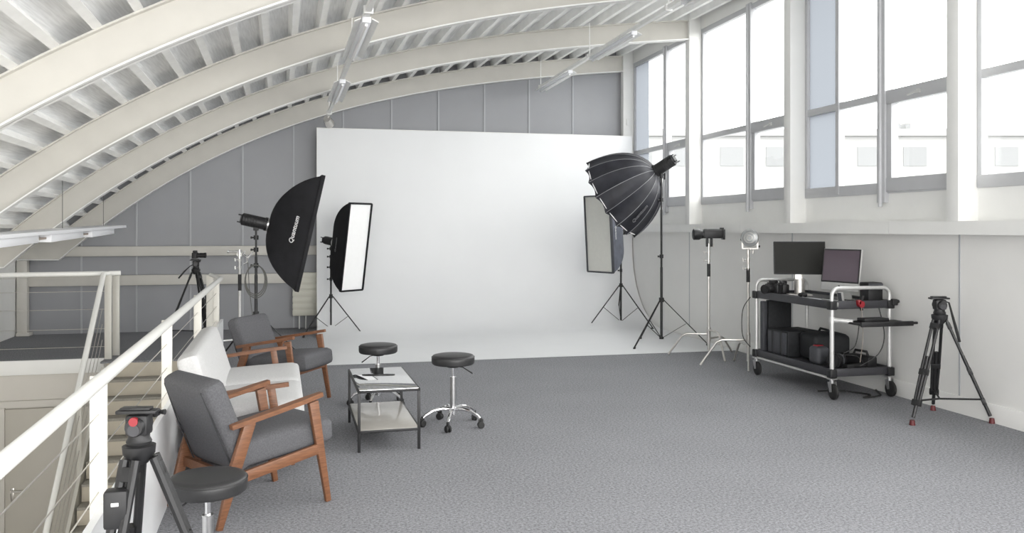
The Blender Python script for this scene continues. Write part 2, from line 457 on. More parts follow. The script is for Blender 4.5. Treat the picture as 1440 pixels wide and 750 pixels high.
# ------------------------------------------------------------------ WINDOWS
bays = [(3.64, 6.17, False), (6.31, 8.76, True), (8.90, 11.41, False), (11.55, 14.05, True)]
for i, (y0, y1, blue) in enumerate(bays):
    w = thing('window_%d' % (i+1), ['tall grey framed window nearest the camera', 'tall grey framed window with a pale blue pane at its left, in front of the cart',
              'tall grey framed window, second from the far corner', 'tall grey framed window in the far corner'][i], 'window', (5.62, 0, 0))
    w['kind'] = 'structure'
    ym = (y0+y1)/2 - .15
    f = MB(); F = lambda a, b_, c, d, dx=.0: f.box(-.035-dx, .035, a, b_, c, d, .004)
    F(y0, y1, 1.95, 2.06); F(y0, y1, 4.43, 4.52); F(y0+.001, y0+.05, 2.0, 4.5, -.003); F(y1-.05, y1-.001, 2.0, 4.5, -.003)
    F(ym, y1-.02, 2.885, 2.96, -.006)
    f.build('window_frame', M['winframe'], w)
    f = MB(); F(ym-.06, ym+.06, 1.86, 4.515, .03); f.cyl((-.07, ym, 1.82), (-.07, ym, 4.5), .02); f.build('mullion', M['winframe'], w)
    f = MB(); F(y0+.035, ym-.03, 2.83, 2.965, .016); F(y0+.037, ym-.03, 1.965, 2.10, .014); F(y0+.038, y0+.12, 2.05, 2.86, .010); F(ym-.13, ym-.03, 2.05, 2.86, .008)
    sash = f.build('opening_sash', M['winframe'], w)
    f = MB(); yh = (y0+ym)/2; f.box(-.075, -.047, yh-.02, yh+.02, 2.87, 2.91, .004); f.tube([(-.07, yh, 2.89), (-.085, yh+.05, 2.88), (-.08, yh+.13, 2.87)], .009)
    f.build('handle', M['alu'], sash)
    if blue:
        yb = y1 - .62
        if i == 1:
            f = MB(); F(yb-.03, yb+.03, 1.97, 4.48, .006); f.build('mullion', M['winframe'], w)
        g = MB(); g.quad((0, yb, 2.04), (0, y1-.04, 2.04), (0, y1-.04, 4.45), (0, yb, 4.45)); g.build('blue_pane', M['blueglass'], w)
        g = MB(); g.box(-.004, .004, y0+.04, yb, 2.04, 4.45); g.build('pane', M['glass'], w)
    else:
        g = MB(); g.box(-.004, .004, y0+.04, y1-.04, 2.04, 4.45); g.build('pane', M['glass'], w)

# building across the street, seen faintly through the glass
bl = thing('apartment_building', 'pale office building across the street seen through the windows', 'building', (26, 58, -6.5), -13.6)
b = MB(); b.box(-18, 34, 0, 12, 0, 15.2); b.build('facade', M['ext'], bl)
b = MB(); b.box(-18.2, 34.2, -.3, 12, 14.9, 15.4); b.build('cornice', M['ext'], bl)
b = MB(); b.box(17.2, 17.7, 2, 3, 15.4, 16.1); b.box(18.1, 18.5, 2, 3, 15.4, 16.1); b.build('roof_vent', M['extwin'], bl)
for k in range(15):
    for zz in (10.0, 13.9):
        b = MB(); x = -16.5+3.35*k; b.box(x, x+1.7, -.05, .1, zz-1.2, zz+.2); o = b.build('window', M['extwin'], bl)
b = MB(); b.box(-60, 140, -60, 140, -7.2, -7)
struct(b.build('ground', M['extground']), 'pale street level outside the building', 'ground')

# ------------------------------------------------------------------ BACKDROP (white cove)
def cyc():
    t = thing('infinity_cove', 'large white photo backdrop with curved sweep onto the white floor', 'backdrop', (.18, 13.9, 0))
    prof = [(-3.7, .004), (-1.3, .006)]
    for k in range(1, 13):
        a = R(90*k/12); prof.append((-1.3+1.3*math.sin(a), .006+1.3-1.3*math.cos(a)))
    prof.append((0, 3.2))
    back = [(y+.03 if y > -1.3 else y, z) for y, z in prof]
    outer = [(.03, 3.2), (.03, 0), (-3.7, 0)]
    b = MB(); W = XR-.025-.18
    for (ya, za), (yb, zb) in zip(prof, prof[1:]):
        b.quad((0, ya, za), (W, ya, za), (W, yb, zb), (0, yb, zb))
    bmesh.ops.remove_doubles(b.bm, verts=b.bm.verts[:], dist=1e-4)
    b.build('sweep', M['cyc'], t, smooth=60)
    b = MB(); b.prism(prof + outer[:2], 'x', -.012, .0); b.prism(prof+outer[:2], 'x', W, W+.01)
    b.box(-.012, W, .012, .035, 0, 3.2); b.box(-.012, W, -.004, .034, 3.201, 3.21)
    b.build('side_edge', M['white'], t)
cyc()

# radiator behind the backdrop edge
t = thing('radiator', 'cream flat panel radiator standing by the left edge of the white backdrop', 'radiator', (.12, 14.08, 0))
b = MB(); b.box(-.32, .30, -.035, .05, .21, .9, .006); pn = b.build('panel', M['radiator'], t)
b = MB()
for k in range(7): b.box(-.325, .305, -.045, -.034, .305+.098*k-.075, .305+.098*k, .006)
b.build('ridge', M['radiator'], t)
for x in (-.22, -.12, .2):
    b = MB(); b.cyl((x, 0, 0), (x, 0, .22), .012, n=10); b.build('pipe', M['white'], t)

# ------------------------------------------------------------------ RAILINGS, PARAPET, STAIRS
def railings():
    t = thing('railing', 'cream railing with steel wires beside the sofa, running from the near left', 'railing', (0, 0, 0))
    b = MB(); b.tube([(RB(Y), Y, 1.035) for Y in (-.6, 2, 5, 8, 10.2)], .026, 16)
    b.tube([(RB(10.2), 10.2, 1.035), (-1.12, 10.9, 1.045)], .022, 12); b.build('handrail', M['handrail'], t)
    for Y in (1.55, 3.66, 5.78, 7.9, 10.2):
        x = RB(Y)-.046
        b = MB(); b.box(x-.032, x+.032, Y-.008, Y+.008, -.28, 1.02, .003); b.build('post', M['rail'], t)
    b = MB(); b.box(-1.17, -1.09, 10.9, 10.93, -.2, 1.04, .003); b.build('post', M['rail'], t)
    for z in (.867, .716, .56, .40, .24, .09):
        b = MB(); b.tube([(RB(-.6)-.046, -.6, z), (RB(10.2)-.046, 10.2, z)], .0028, 6); b.build('wire', M['nickel'], t)
    p = MB(); p.prism([(RB(-.6)-.008, -.6), (RB(-.6)+.02, -.6), (RB(10.35)+.02, 10.35), (RB(10.35)-.008, 10.35)], 'z', 0, .56)
    tag(p.build('parapet_panel', M['parapet']), 'smooth white low panel at the foot of the near railing', 'panel')
    # far railing along the landing edge
    t = thing('railing', 'cream railing with horizontal wires along the far edge of the stairwell', 'railing', (0, 0, 0))
    Y = 11.4
    b = MB(); b.tube([(XL+.1, Y, 1.04), (-2.36, Y, 1.05), (-2.24, Y+.05, 1.05)], .03, 14); b.build('handrail', M['handrail'], t)
    for (x, y) in ((-2.36, 11.36), (-2.33, 11.66)):
        b = MB(); b.box(x-.04, x+.04, y-.02, y+.02, 0 if y > 11.4 else -.2, 1.03, .004); b.build('post', M['rail'], t)
    b = MB(); b.box(-4.1, -4.04, Y-.02, Y+.02, 0, 1.03, .004); b.build('post', M['rail'], t)
    for z in (.83, .61, .37, .15, 1.0):
        b = MB(); b.tube([(XL+.1, Y, z), (-2.36, Y, z)], .004, 6); b.build('wire', M['nickel'], t)
    # staircase going down towards the camera
    st = thing('staircase', 'steep staircase with grey treads and beige risers descending from the landing', 'stairs', (-1.7, 11.12, 0))
    rise, go = .187, .2
    for k in range(13):
        z = -(k+1)*rise; y = -k*go
        b = MB(); b.box(-.62, .62, y-go-.02, y, z-.03, z, .004); b.build('tread', M['tread'], st)
        b = MB(); b.box(-.62, .62, y-.012, y+.01, z, z+rise-.002 if k else z+rise-.02); b.build('riser', M['riser'], st)
    for x in (-.66, .66):
        b = MB(); b.bar((x, .05, -.16), (x, -13*go, -.16-13*rise), .035, .3); b.build('stringer', M['rail'], st)
    # stair rail
    t = thing('stair_railing', 'sloping cream handrail with close parallel wires on the left side of the stairs', 'railing', (-2.4, 11.3, 0))
    d = V((0, -1, -.985)); A = V((0, 0, 1.05))
    b = MB(); b.tube([A + V((.04, .06, 0)), A, A + d*2.7], .03, 14); b.build('handrail', M['handrail'], t)
    for k in range(4):
        o_ = V((0, -.02, -.18 - .19*k))
        b = MB(); b.tube([A+o_ + d*(.05), A+o_ + d*2.6], .004, 6); b.build('wire', M['nickel'], t)
    for s_ in (1.15, 2.4):
        p = A + d*s_; b = MB(); b.box(-.025, .025, p.y-.008, p.y+.008, p.z-1.15, p.z, .003); b.build('post', M['rail'], t)
railings()

# ------------------------------------------------------------------ SUSPENDED TRAY + LIGHT TRACKS
t = thing('hanging_light_tray', 'long white suspended light tray hanging on thin wires at the left eave', 'light', (-2.72, 0, 0))
P0 = V((0, 7.4, 1.515)); P1 = V((0, 13.45, 1.635)); L_ = (P1-P0)
b = MB(); b.bar(P0, P1, .34, .035); b.build('tray', M['tray'], t)
for a, c in ((0., .33), (.40, .62), (.69, .90)):
    q0 = P0 + L_*a; q1 = P0 + L_*c
    b = MB(); b.bar(q0+V((.05, 0, -.055)), q1+V((.05, 0, -.055)), .16, .10, w1=.16, h1=.08, bev=.008); b.build('lamp_cover', M['tray'], t)
for a in (.34, .63):
    q0 = P0 + L_*a
    b = MB(); b.bar(q0+V((0, 0, -.06)), q0+L_*.05+V((0, 0, -.06)), .2, .02); b.build('bracket', M['brown'], t)
for a in (.2, .62, .97):
    q = P0 + L_*a
    b = MB(); b.cyl(q+V((-.1, 0, .01)), V((-.1, q.y, top_at(-2.72, .0)[0])), .004, n=6); b.build('wire', M['cablegrey'], t)

def track(label, X0, X1, Z, fix, y0, y1, spot=None, hang=()):
    t = thing('ceiling_light_track', label, 'light', (0, 0, Z))
    xa = lambda Y: X0 + (X1-X0)*(Y-y0)/(y1-y0)
    b = MB(); b.bar((xa(y0), y0, 0), (xa(y1), y1, 0), .045, .05); b.build('trunking', M['purlin'], t)
    for a, c in fix:
        b = MB(); b.bar((xa(a), a, -.045), (xa(c), c, -.045), .075, .05, bev=.006); f = b.build('fixture', M['tray'], t)
        for s in (-1, 1):
            b = MB(); b.bar((xa(a)+s*.072, a, -.05), (xa(c)+s*.072, c, -.05), .06, .008, up=(s*.5, 0, 1)); b.build('reflector', M['purlin'], f)
        b = MB(); b.cyl((xa(a), a+.03, -.085), (xa(c), c-.03, -.085), .013, n=12); b.build('lamp_tube', M['diffuser'], f)
    for Y in hang:
        zt = top_at(xa(Y))[0]
        b = MB(); b.cyl((xa(Y), Y, .02), (xa(Y), Y, zt-Z), .006, n=8); b.box(xa(Y)-.04, xa(Y)+.04, Y-.02, Y+.02, -.035, .03, .004); b.build('hanger', M['purlin'], t)
    if spot:
        b = MB(); b.cyl((X1, y1, -.02), (X1, y1+.02, -.12), .012)
        b.cyl((X1-.02, y1, -.06), (X1+.03, y1+.18, -.12), .055, .075, 18); b.build('spot_head', M['nickel'], t)
track('white fluorescent light track hanging above the left edge of the backdrop', .54, .34, 3.38, ((7.15, 8.7), (10.2, 11.8)), 5.0, 13.6, True, (7.0, 8.75, 11.2, 13.3))
track('white fluorescent light track hanging near the window side of the ceiling', 3.80, 3.86, 4.0, ((6.2, 8.2), (9.6, 11.2), (12.2, 13.9)), 5.0, 14.0, None, (8.6, 11.3, 13.9))

# ------------------------------------------------------------------ FURNITURE
def armchair():
    """faces +x; origin on the floor under the seat centre"""
    t = thing('armchair', '', 'armchair')
    for s in (-1, 1):
        y = s*.29
        b = MB(); b.bar((.21, y, .60), (.315, y, 0), .032, .062, up=(1, 0, 0), w1=.026, h1=.034, bev=.005); b.build('front_leg', M['wood'], t)
        b = MB(); b.bar((-.19, y, .55), (-.28, y, .3), .032, .066, up=(1, 0, 0), bev=.005)
        b.bar((-.274, y, .315), (-.37, y, 0), .032, .066, up=(1, 0, 0), w1=.026, h1=.034, bev=.005); b.build('rear_leg', M['wood'], t)
        b = MB(); b.bar((-.30, y-.0, .245), (.27, y-.0, .325), .028, .06, bev=.005); b.build('side_rail', M['wood'], t)
        # tapering armrest
        pts = [(-.30, .535, .035), (-.18, .556, .05), (-.02, .584, .062), (.14, .612, .06), (.27, .635, .036)]
        b = MB()
        for (xa, za, wa), (xb, zb, wb) in zip(pts, pts[1:]):
            b.bar((xa, y, za), (xb, y, zb), wa, .026, w1=wb)
        b.build('armrest', M['wood'], t)
    b = MB(); b.bar((.265, -.29, .32), (.265, .29, .32), .03, .05); b.bar((-.28, -.29, .25), (-.28, .29, .25), .03, .05)
    b.build('cross_rail', M['wood'], t)
    b = MB(); b.cushion(.64, .535, .15, .045, .018, Matrix.Translation((.06, 0, .385)) @ Euler((0, R(-5), 0)).to_matrix().to_4x4())
    b.build('seat_cushion', M['fabric'], t)
    mb = Matrix.Translation((-.285, 0, .53)) @ Euler((0, R(-22), 0)).to_matrix().to_4x4()
    b = MB(); b.cushion(.13, .53, .54, .045, .0, mb); c = b.build('back_cushion', M['fabric'], t)
    for s in (-1, 1):
        b = MB(); b.tube([mb @ V((-.066, s*.235, -.27)), mb @ V((-.068, s*.235, 0)), mb @ V((-.062, s*.215, .24))], .004, 6)
        b.build('piping', M['piping'], c)
    return t
ch = armchair()
ch.location = (-.295, 5.20, 0); ch.rotation_euler = (0, 0, R(33))
ch['label'] = 'charcoal armchair with teak wooden frame in the foreground, beside the near black stool'; ch['group'] = 'teak framed armchairs'
dup(ch, (-.20, 8.16, 0), -29, 'charcoal armchair with teak wooden frame beyond the light grey sofa')

def sofa():
    """faces +x"""
    t = thing('sofa', 'light grey two seat sofa with slim teak arms between the two armchairs', 'sofa', (-.43, 6.55, 0), 1.6)
    W = 1.70
    for k, s in enumerate((-1, 1)):
        b = MB(); b.cushion(.68, W/2-.012, .17, .045, .02, Matrix.Translation((.06, s*(W/4), .385)) @ Euler((0, R(-3), 0)).to_matrix().to_4x4())
        b.build('seat_cushion', M['sofafab'], t)
    b = MB(); b.cushion(.16, W, .54, .06, .0, Matrix.Translation((-.25, 0, .545)) @ Euler((0, R(-17), 0)).to_matrix().to_4x4(), n=16)
    b.build('back_cushion', M['sofafab'], t)
    b = MB(); b.cushion(.66, W-.02, .17, .03, .0, Matrix.Translation((.03, 0, .24))); b.build('seat_base', M['sofafab'], t)
    for s in (-1, 1):
        y = s*(W/2+.035)
        b = MB()
        pts = [(-.32, .53, .035), (-.15, .55, .05), (.08, .58, .055), (.30, .60, .035)]
        for (xa, za, wa), (xb, zb, wb) in zip(pts, pts[1:]): b.bar((xa, y, za), (xb, y, zb), wa, .026, w1=wb)
        b.build('armrest', M['wood'], t)
        b = MB(); b.bar((.19, y, .58), (.25, y, .18), .03, .05, up=(1, 0, 0), bev=.004); b.build('arm_post', M['wood'], t)
        b = MB(); b.bar((-.24, y, .55), (-.30, y, .18), .03, .05, up=(1, 0, 0), bev=.004); b.build('arm_post', M['wood'], t)
        for x, dx in ((.30, .03), (-.26, -.06)):
            b = MB(); b.bar((x, s*(W/2-.28), .17), (x+dx, s*(W/2-.26), 0), .04, .04, up=(1, 0, 0), w1=.024, h1=.024); b.build('leg', M['wood'], t)
    return t
sofa()

def stool(seat_z, rot, lever_side=1):
    t = thing('stool', '', 'stool')
    b = MB(); r = .175
    prof = [(0, seat_z-.075), (r*.93, seat_z-.075), (r*.985, seat_z-.066), (r, seat_z-.045), (r, seat_z-.028), (r*.985, seat_z-.012), (r*.93, seat_z-.002), (r*.8, seat_z+.003), (0, seat_z+.005)]
    b.lathe(prof, 48); s = b.build('seat', M['leather'], t)
    b = MB(); b.tube([(r*.992*math.cos(a*PI/24), r*.992*math.sin(a*PI/24), seat_z-.016) for a in range(48)], .003, 6, closed=True); b.build('seam', M['leather'], s)
    b = MB(); b.cyl((0, 0, seat_z-.10), (0, 0, seat_z-.07), .05, .06); b.build('seat_plate', M['black'], t)
    b = MB(); b.cyl((0, 0, .12), (0, 0, seat_z-.18), .0245); b.cyl((0, 0, seat_z-.185), (0, 0, seat_z-.178), .027); b.build('gas_column', M['steel'], t)
    b = MB(); b.cyl((0, 0, seat_z-.2), (0, 0, seat_z-.09), .013); b.build('piston', M['chrome'], t)
    a = R(lever_side)
    b = MB(); b.tube([(0, 0, seat_z-.09), (.08*math.cos(a), .08*math.sin(a), seat_z-.10), (.16*math.cos(a), .16*math.sin(a), seat_z-.15)], [.004, .004, .006], 8)
    b.build('lever', M['black'], t)
    b = MB(); b.cyl((0, 0, .09), (0, 0, .155), .034, .03); b.build('hub', M['chrome'], t)
    for k in range(5):
        a = R(rot+72*k); c, s_ = math.cos(a), math.sin(a)
        q = lambda rr, z: (rr*c, rr*s_, z)
        b = MB(); b.tube([q(.02, .135), q(.09, .142), q(.16, .128), q(.22, .095), q(.25, .068)], [.017, .016, .014, .012, .010], 10); b.build('base_arm', M['chrome'], t)
        b = MB(); cx = q(.25, .0)
        m = Matrix.Translation((cx[0], cx[1], .028)) @ Euler((0, 0, a+.6)).to_matrix().to_4x4()
        for w in (-1, 1):
            bmesh_m = m @ Matrix.Translation((0, w*.013, 0)) @ Euler((R(90), 0, 0)).to_matrix().to_4x4()
            b.lathe([(0, -.009), (.022, -.009), (.028, -.004), (.028, .004), (.022, .009), (0, .009)], 20, bmesh_m)
        b.box(-.02, .02, -.006, .006, .0, .045, .004, mtx=m); b.cyl(V(m.translation)+V((0, 0, .02)), V(m.translation)+V((0, 0, .055)), .012)
        b.build('caster', M['rubber'], t)
    return t
s = stool(.575, 251, -20); s.location = (1.165, 6.86, 0)
s['label'] = 'round black leather stool on chrome casters to the right of the glass coffee table'; s['group'] = 'black rolling stools'
s = stool(.548, 250, 200); s.location = (.64, 7.83, 0)
s['label'] = 'round black leather stool standing just behind the glass coffee table'; s['group'] = 'black rolling stools'
s = stool(.472, 256, 200); s.location = (-.435, 4.12, 0)
s['label'] = 'low round black leather stool in the near left foreground'; s['group'] = 'black rolling stools'

t = thing('coffee_table', 'small rectangular glass topped coffee table with thin black metal frame', 'table', (.575, 6.68, 0), 1.2)
hx, hy = .225, .5
for sx in (-1, 1):
    for sy in (-1, 1):
        b = MB(); x = sx*(hx-.01); y = sy*(hy-.01); b.box(x-.01, x+.01, y-.01, y+.01, 0, .437, .001); b.build('leg', M['blackmetal'], t)
for z, n_ in ((.437, 'top_frame'), (.15, 'shelf_frame')):
    b = MB()
    for s_ in (-1, 1):
        b.box(-hx, hx, s_*(hy-.01)-.01, s_*(hy-.01)+.01, z-.014, z+.004, .001); b.box(s_*(hx-.01)-.01, s_*(hx-.01)+.01, -hy, hy, z-.014, z+.004, .001)
    b.build(n_, M['blackmetal'], t)
b = MB(); b.box(-hx+.012, hx-.012, -hy+.012, hy-.012, .434, .443, .001); b.build('glass_top', M['tableglass'], t)
b = MB(); b.box(-hx+.012, hx-.012, -hy+.012, hy-.012, .148, .156, .001); b.build('glass_shelf', M['shelf'], t)

# ------------------------------------------------------------------ STUDIO STANDS
def light_stand(name, label, loc, top, legz=.62, rad=.62, rots=(0, 120, 240), colz=.08, knobs=(), m=None, r=.016, group='black light stands'):
    m = m or M['blackmetal']
    t = thing(name, label, 'light stand', loc, 0, group)
    b = MB(); b.cyl((0, 0, colz), (0, 0, legz+.45), r); b.cyl((0, 0, legz+.4), (0, 0, top*.8), r*.8); b.cyl((0, 0, top*.8), (0, 0, top), r*.62)
    b.build('column', m, t)
    b = MB(); b.cyl((0, 0, legz-.03), (0, 0, legz+.03), r*1.9, n=12); b.cyl((0, 0, colz), (0, 0, colz+.03), r*1.7, n=12); b.build('collar', M['black'], t)
    for a in rots:
        a = R(a); c, s_ = math.cos(a), math.sin(a)
        b = MB(); b.bar((c*.03, s_*.03, legz), (c*rad, s_*rad, .008), .02, .012, bev=.002); lg = b.build('leg', m, t)
        b = MB(); b.bar((c*.02, s_*.02, colz+.02), (c*rad*.52, s_*rad*.52, legz*.48), .012, .006); b.build('brace', m, t)
        b = MB(); b.cyl((c*(rad-.02), s_*(rad-.02), .0), (c*(rad-.03), s_*(rad-.03), .03), .012, n=10); b.build('foot_cap', M['rubber'], lg)
    for z in knobs:
        b = MB(); b.cyl((0, 0, z-.025), (0, 0, z+.025), r*1.5, n=12); b.cyl((0, 0, z), (-.05, -.01, z), .008, n=8); b.cyl((-.05, -.012, z-.012), (-.05, -.008, z+.012), .011, n=8); b.build('clamp_knob', M['black'], t)
    return t

def frame(pos, fwd, up=UP):
    """matrix whose +x is fwd, +z roughly up"""
    x = V(fwd).normalized(); y = V(up).cross(x).normalized(); z = x.cross(y)
    m = Matrix((x, y, z)).transposed().to_4x4(); m.translation = V(pos)
    return m
def place(t, m):
    t.matrix_world = m
    t.location = m.translation; t.rotation_mode = 'XYZ'; t.rotation_euler = m.to_euler()

def softbox(label, m, w, h, dep, cloth, diff, group, word=None, face_recess=.02, AD=68):
    t = thing('softbox', label, 'softbox', (0, 0, 0), 0, group); place(t, m)
    A = R(AD); nr = 12; ns = 6
    b = MB(); bm = b.bm; rings = []
    for i in range(nr+1):
        a = A*i/nr; g = math.sin(a)/math.sin(A); x = dep*(1-math.cos(a))/(1-math.cos(A))
        hw = .06 + (w/2-.06)*g; hh = .06 + (h/2-.06)*g
        ring = []
        for (y0, z0), (y1, z1) in (((-1, -1), (1, -1)), ((1, -1), (1, 1)), ((1, 1), (-1, 1)), ((-1, 1), (-1, -1))):
            for k in range(ns):
                f = k/ns; y = (y0+(y1-y0)*f)*hw; z = (z0+(z1-z0)*f)*hh
                sag = 1 - .05*math.sin(PI*f)*math.sin(PI*i/nr)
                ring.append(bm.verts.new((x, y*sag, z*sag)))
        rings.append(ring)
    n = len(rings[0])
    for a_, b_ in zip(rings, rings[1:]):
        for k in range(n): bm.faces.new((a_[k], a_[(k+1) % n], b_[(k+1) % n], b_[k]))
    bmesh.ops.recalc_face_normals(bm, faces=bm.faces[:])
    b.build('shell', cloth, t, smooth=25)
    b = MB(); q = .012
    for s_ in (-1, 1):
        b.box(dep-.01, dep+.035, s_*(w/2)-q, s_*(w/2)+q, -h/2, h/2, .003); b.box(dep-.01, dep+.035, -w/2, w/2, s_*(h/2)-q, s_*(h/2)+q, .003)
    b.build('rim', M['blackcloth'] if cloth != M['greycloth'] else M['case'], t)
    b = MB(); b.box(dep+.035-face_recess-.008, dep+.035-face_recess, -w/2+q, w/2-q, -h/2+q, h/2-q); b.build('diffuser', diff, t)
    b = MB(); b.lathe([(0, -.03), (.075, -.03), (.08, 0), (.075, .02), (.05, .02), (0, .015)], 24, Euler((0, R(90), 0)).to_matrix().to_4x4()); b.build('speed_ring', M['steel'], t)
    return t

def flash_head(label, m, L=.26, r=.055, body=None, group='studio flash heads', bracket=True):
    t = thing('studio_flash', label, 'studio light', (0, 0, 0), 0, group); place(t, m)
    rot = Euler((0, R(90), 0)).to_matrix().to_4x4()
    b = MB(); b.lathe([(0, -L), (r*.8, -L), (r, -L+.015), (r, -.03), (r*1.12, -.028), (r*1.12, 0), (0, 0)], 28, rot); b.build('body', body or M['black'], t)
    b = MB()
    for z in range(5): b.lathe([(r*1.0, -L+.04+.03*z), (r*1.04, -L+.045+.03*z), (r*1.0, -L+.05+.03*z)], 28, rot)
    b.build('vent_ring', M['blackmetal'], t)
    b = MB(); b.box(-L-.012, -L, -r*.8, r*.8, -r*.7, r*.7, .004)
    for s_ in (-1, 1): b.cyl((-L-.04, s_*r*.75, r*.6), (-L, s_*r*.75, r*.6), .007, n=8); b.cyl((-L-.04, s_*r*.75, -r*.6), (-L, s_*r*.75, -r*.6), .007, n=8)
    b.build('rear_panel', M['blackmetal'], t)
    return t
def fork(t, p, z1):
    pass

# big softbox on the left
P = V((-.555, 10.21, 0))
light_stand('light_stand', 'black light stand behind the far armchair carrying the big left softbox', P, 1.60, rots=(20, 140, 260), knobs=(1.50, 1.36, 1.18), r=.018)
nrm = (RGT*.955 + FWD*.30 - UP*.225).normalized()
hub = P + V((0, 0, 1.68)) + nrm*.14
sb = softbox('large black softbox on the left, tilted down towards the backdrop', frame(hub, nrm), .82, 1.32, .44, M['blackcloth'], M['diffuser'], 'studio softboxes')
a = R(82*.62); xx = .44*(1-math.cos(a))/(1-math.cos(R(68))); g = math.sin(a)/math.sin(R(68)); yy = -(.06+(.41-.06)*g)
slope = math.atan2((.41-.06)*math.cos(a)/math.sin(R(68)), .44*math.sin(a)/(1-math.cos(R(68))))
mt = Matrix.Translation((xx+.02, yy+.001, .0)) @ Euler((0, 0, -slope)).to_matrix().to_4x4() @ Matrix.Translation((0, -.012, 0)) @ Euler((R(90), 0, 0)).to_matrix().to_4x4() @ Euler((0, 0, R(88))).to_matrix().to_4x4()
text_part('Quantuum', .072, M['diffuser'], sb, mt)
flash_head('black studio flash on the back of the big left softbox', frame(P+V((0, 0, 1.68))+nrm*.125, nrm), .29, .07)
b = MB(); b.box(-.03, .03, -.025, .025, 1.58, 1.63, .006); o = b.build('tilt_bracket', M['black']); o.location = P; tag(o, 'black tilt bracket under the flash of the big left softbox', 'bracket', 'tilt brackets')
# coiled cable hanging on that stand
b = MB()
for k in range(3):
    pts = []
    for i in range(28):
        a = 2*PI*i/28; r_ = .13+.01*k
        pts.append(P + RGT*(r_*math.cos(a)*.85+.0+.006*k) - FWD*(.03+.008*k) + UP*(1.02 + (.17+.008*k)*math.sin(a) - .012*k))
    b.tube(pts, .006, 6, closed=True)
tag(b.build('coiled_cable', M['cablegrey']), 'coiled grey cable hanging from the stand of the big left softbox', 'cable')

# small softbox on the left
P = V((.37, 13.19, 0))
light_stand('light_stand', 'black light stand on the white floor carrying the narrow left softbox', P, 1.38, legz=.58, rad=.52, rots=(-26, 90, 217), knobs=(1.30, 1.18, 1.02, .84), r=.014)
nrm = (RGT*.80 - FWD*.575 - UP*.15).normalized()
hub = P + V((0, 0, 1.41)) + nrm*.11
nb = softbox('narrow black softbox with bright white face on the left side of the backdrop', frame(hub, nrm), .44, 1.30, .42, M['blackcloth'], M['diffuser'], 'studio softboxes')
xx = .42*(1-math.cos(R(44)))/(1-math.cos(R(68))); yy = -(.06+(.22-.06)*math.sin(R(44))/math.sin(R(68)))
slope = math.atan2(.16*math.cos(R(44))/math.sin(R(68)), .42*math.sin(R(44))/(1-math.cos(R(68))))
mt = Matrix.Translation((xx+.02, yy-.012, .0)) @ Euler((0, 0, -slope)).to_matrix().to_4x4() @ Euler((R(90), 0, 0)).to_matrix().to_4x4() @ Euler((0, 0, R(88))).to_matrix().to_4x4()
text_part('Quantuum', .05, M['silver'], nb, mt)
flash_head('small black studio flash on the back of the narrow left softbox', frame(hub-nrm*.01, nrm), .24, .06)

# grey softbox on the right
P = V((5.0, 13.12, 0))
light_stand('light_stand', 'black light stand in the right corner carrying the grey faced softbox', P, 1.50, legz=.68, rad=.6, rots=(188, -52, 75), knobs=(1.40, 1.25, 1.1, .92), r=.015)
nrm = (-RGT*.80 - FWD*.58 - UP*.06).normalized()
hub = P + V((0, 0, 1.545)) + nrm*.05
gb = softbox('grey softbox with off-white face behind the round umbrella softbox', frame(hub, nrm), .60, 1.22, .42, M['greycloth'], M['diffuser2'], 'studio softboxes')
a = R(60); xx = .42*(1-math.cos(a))/(1-math.cos(R(68))); g = math.sin(a)/math.sin(R(68)); yy = (.06+(.30-.06)*g)
slope = math.atan2(.24*math.cos(a)/math.sin(R(68)), .42*math.sin(a)/(1-math.cos(R(68))))
mt = Matrix.Translation((xx, yy+.012, .02)) @ Euler((0, 0, slope)).to_matrix().to_4x4() @ Euler((R(-90), 0, 0)).to_matrix().to_4x4() @ Euler((0, 0, R(90))).to_matrix().to_4x4()
text_part('Quantuum', .05, M['diffuser'], gb, mt)
flash_head('small grey studio flash on the back of the grey softbox', frame(hub-nrm*.01, nrm), .2, .045)

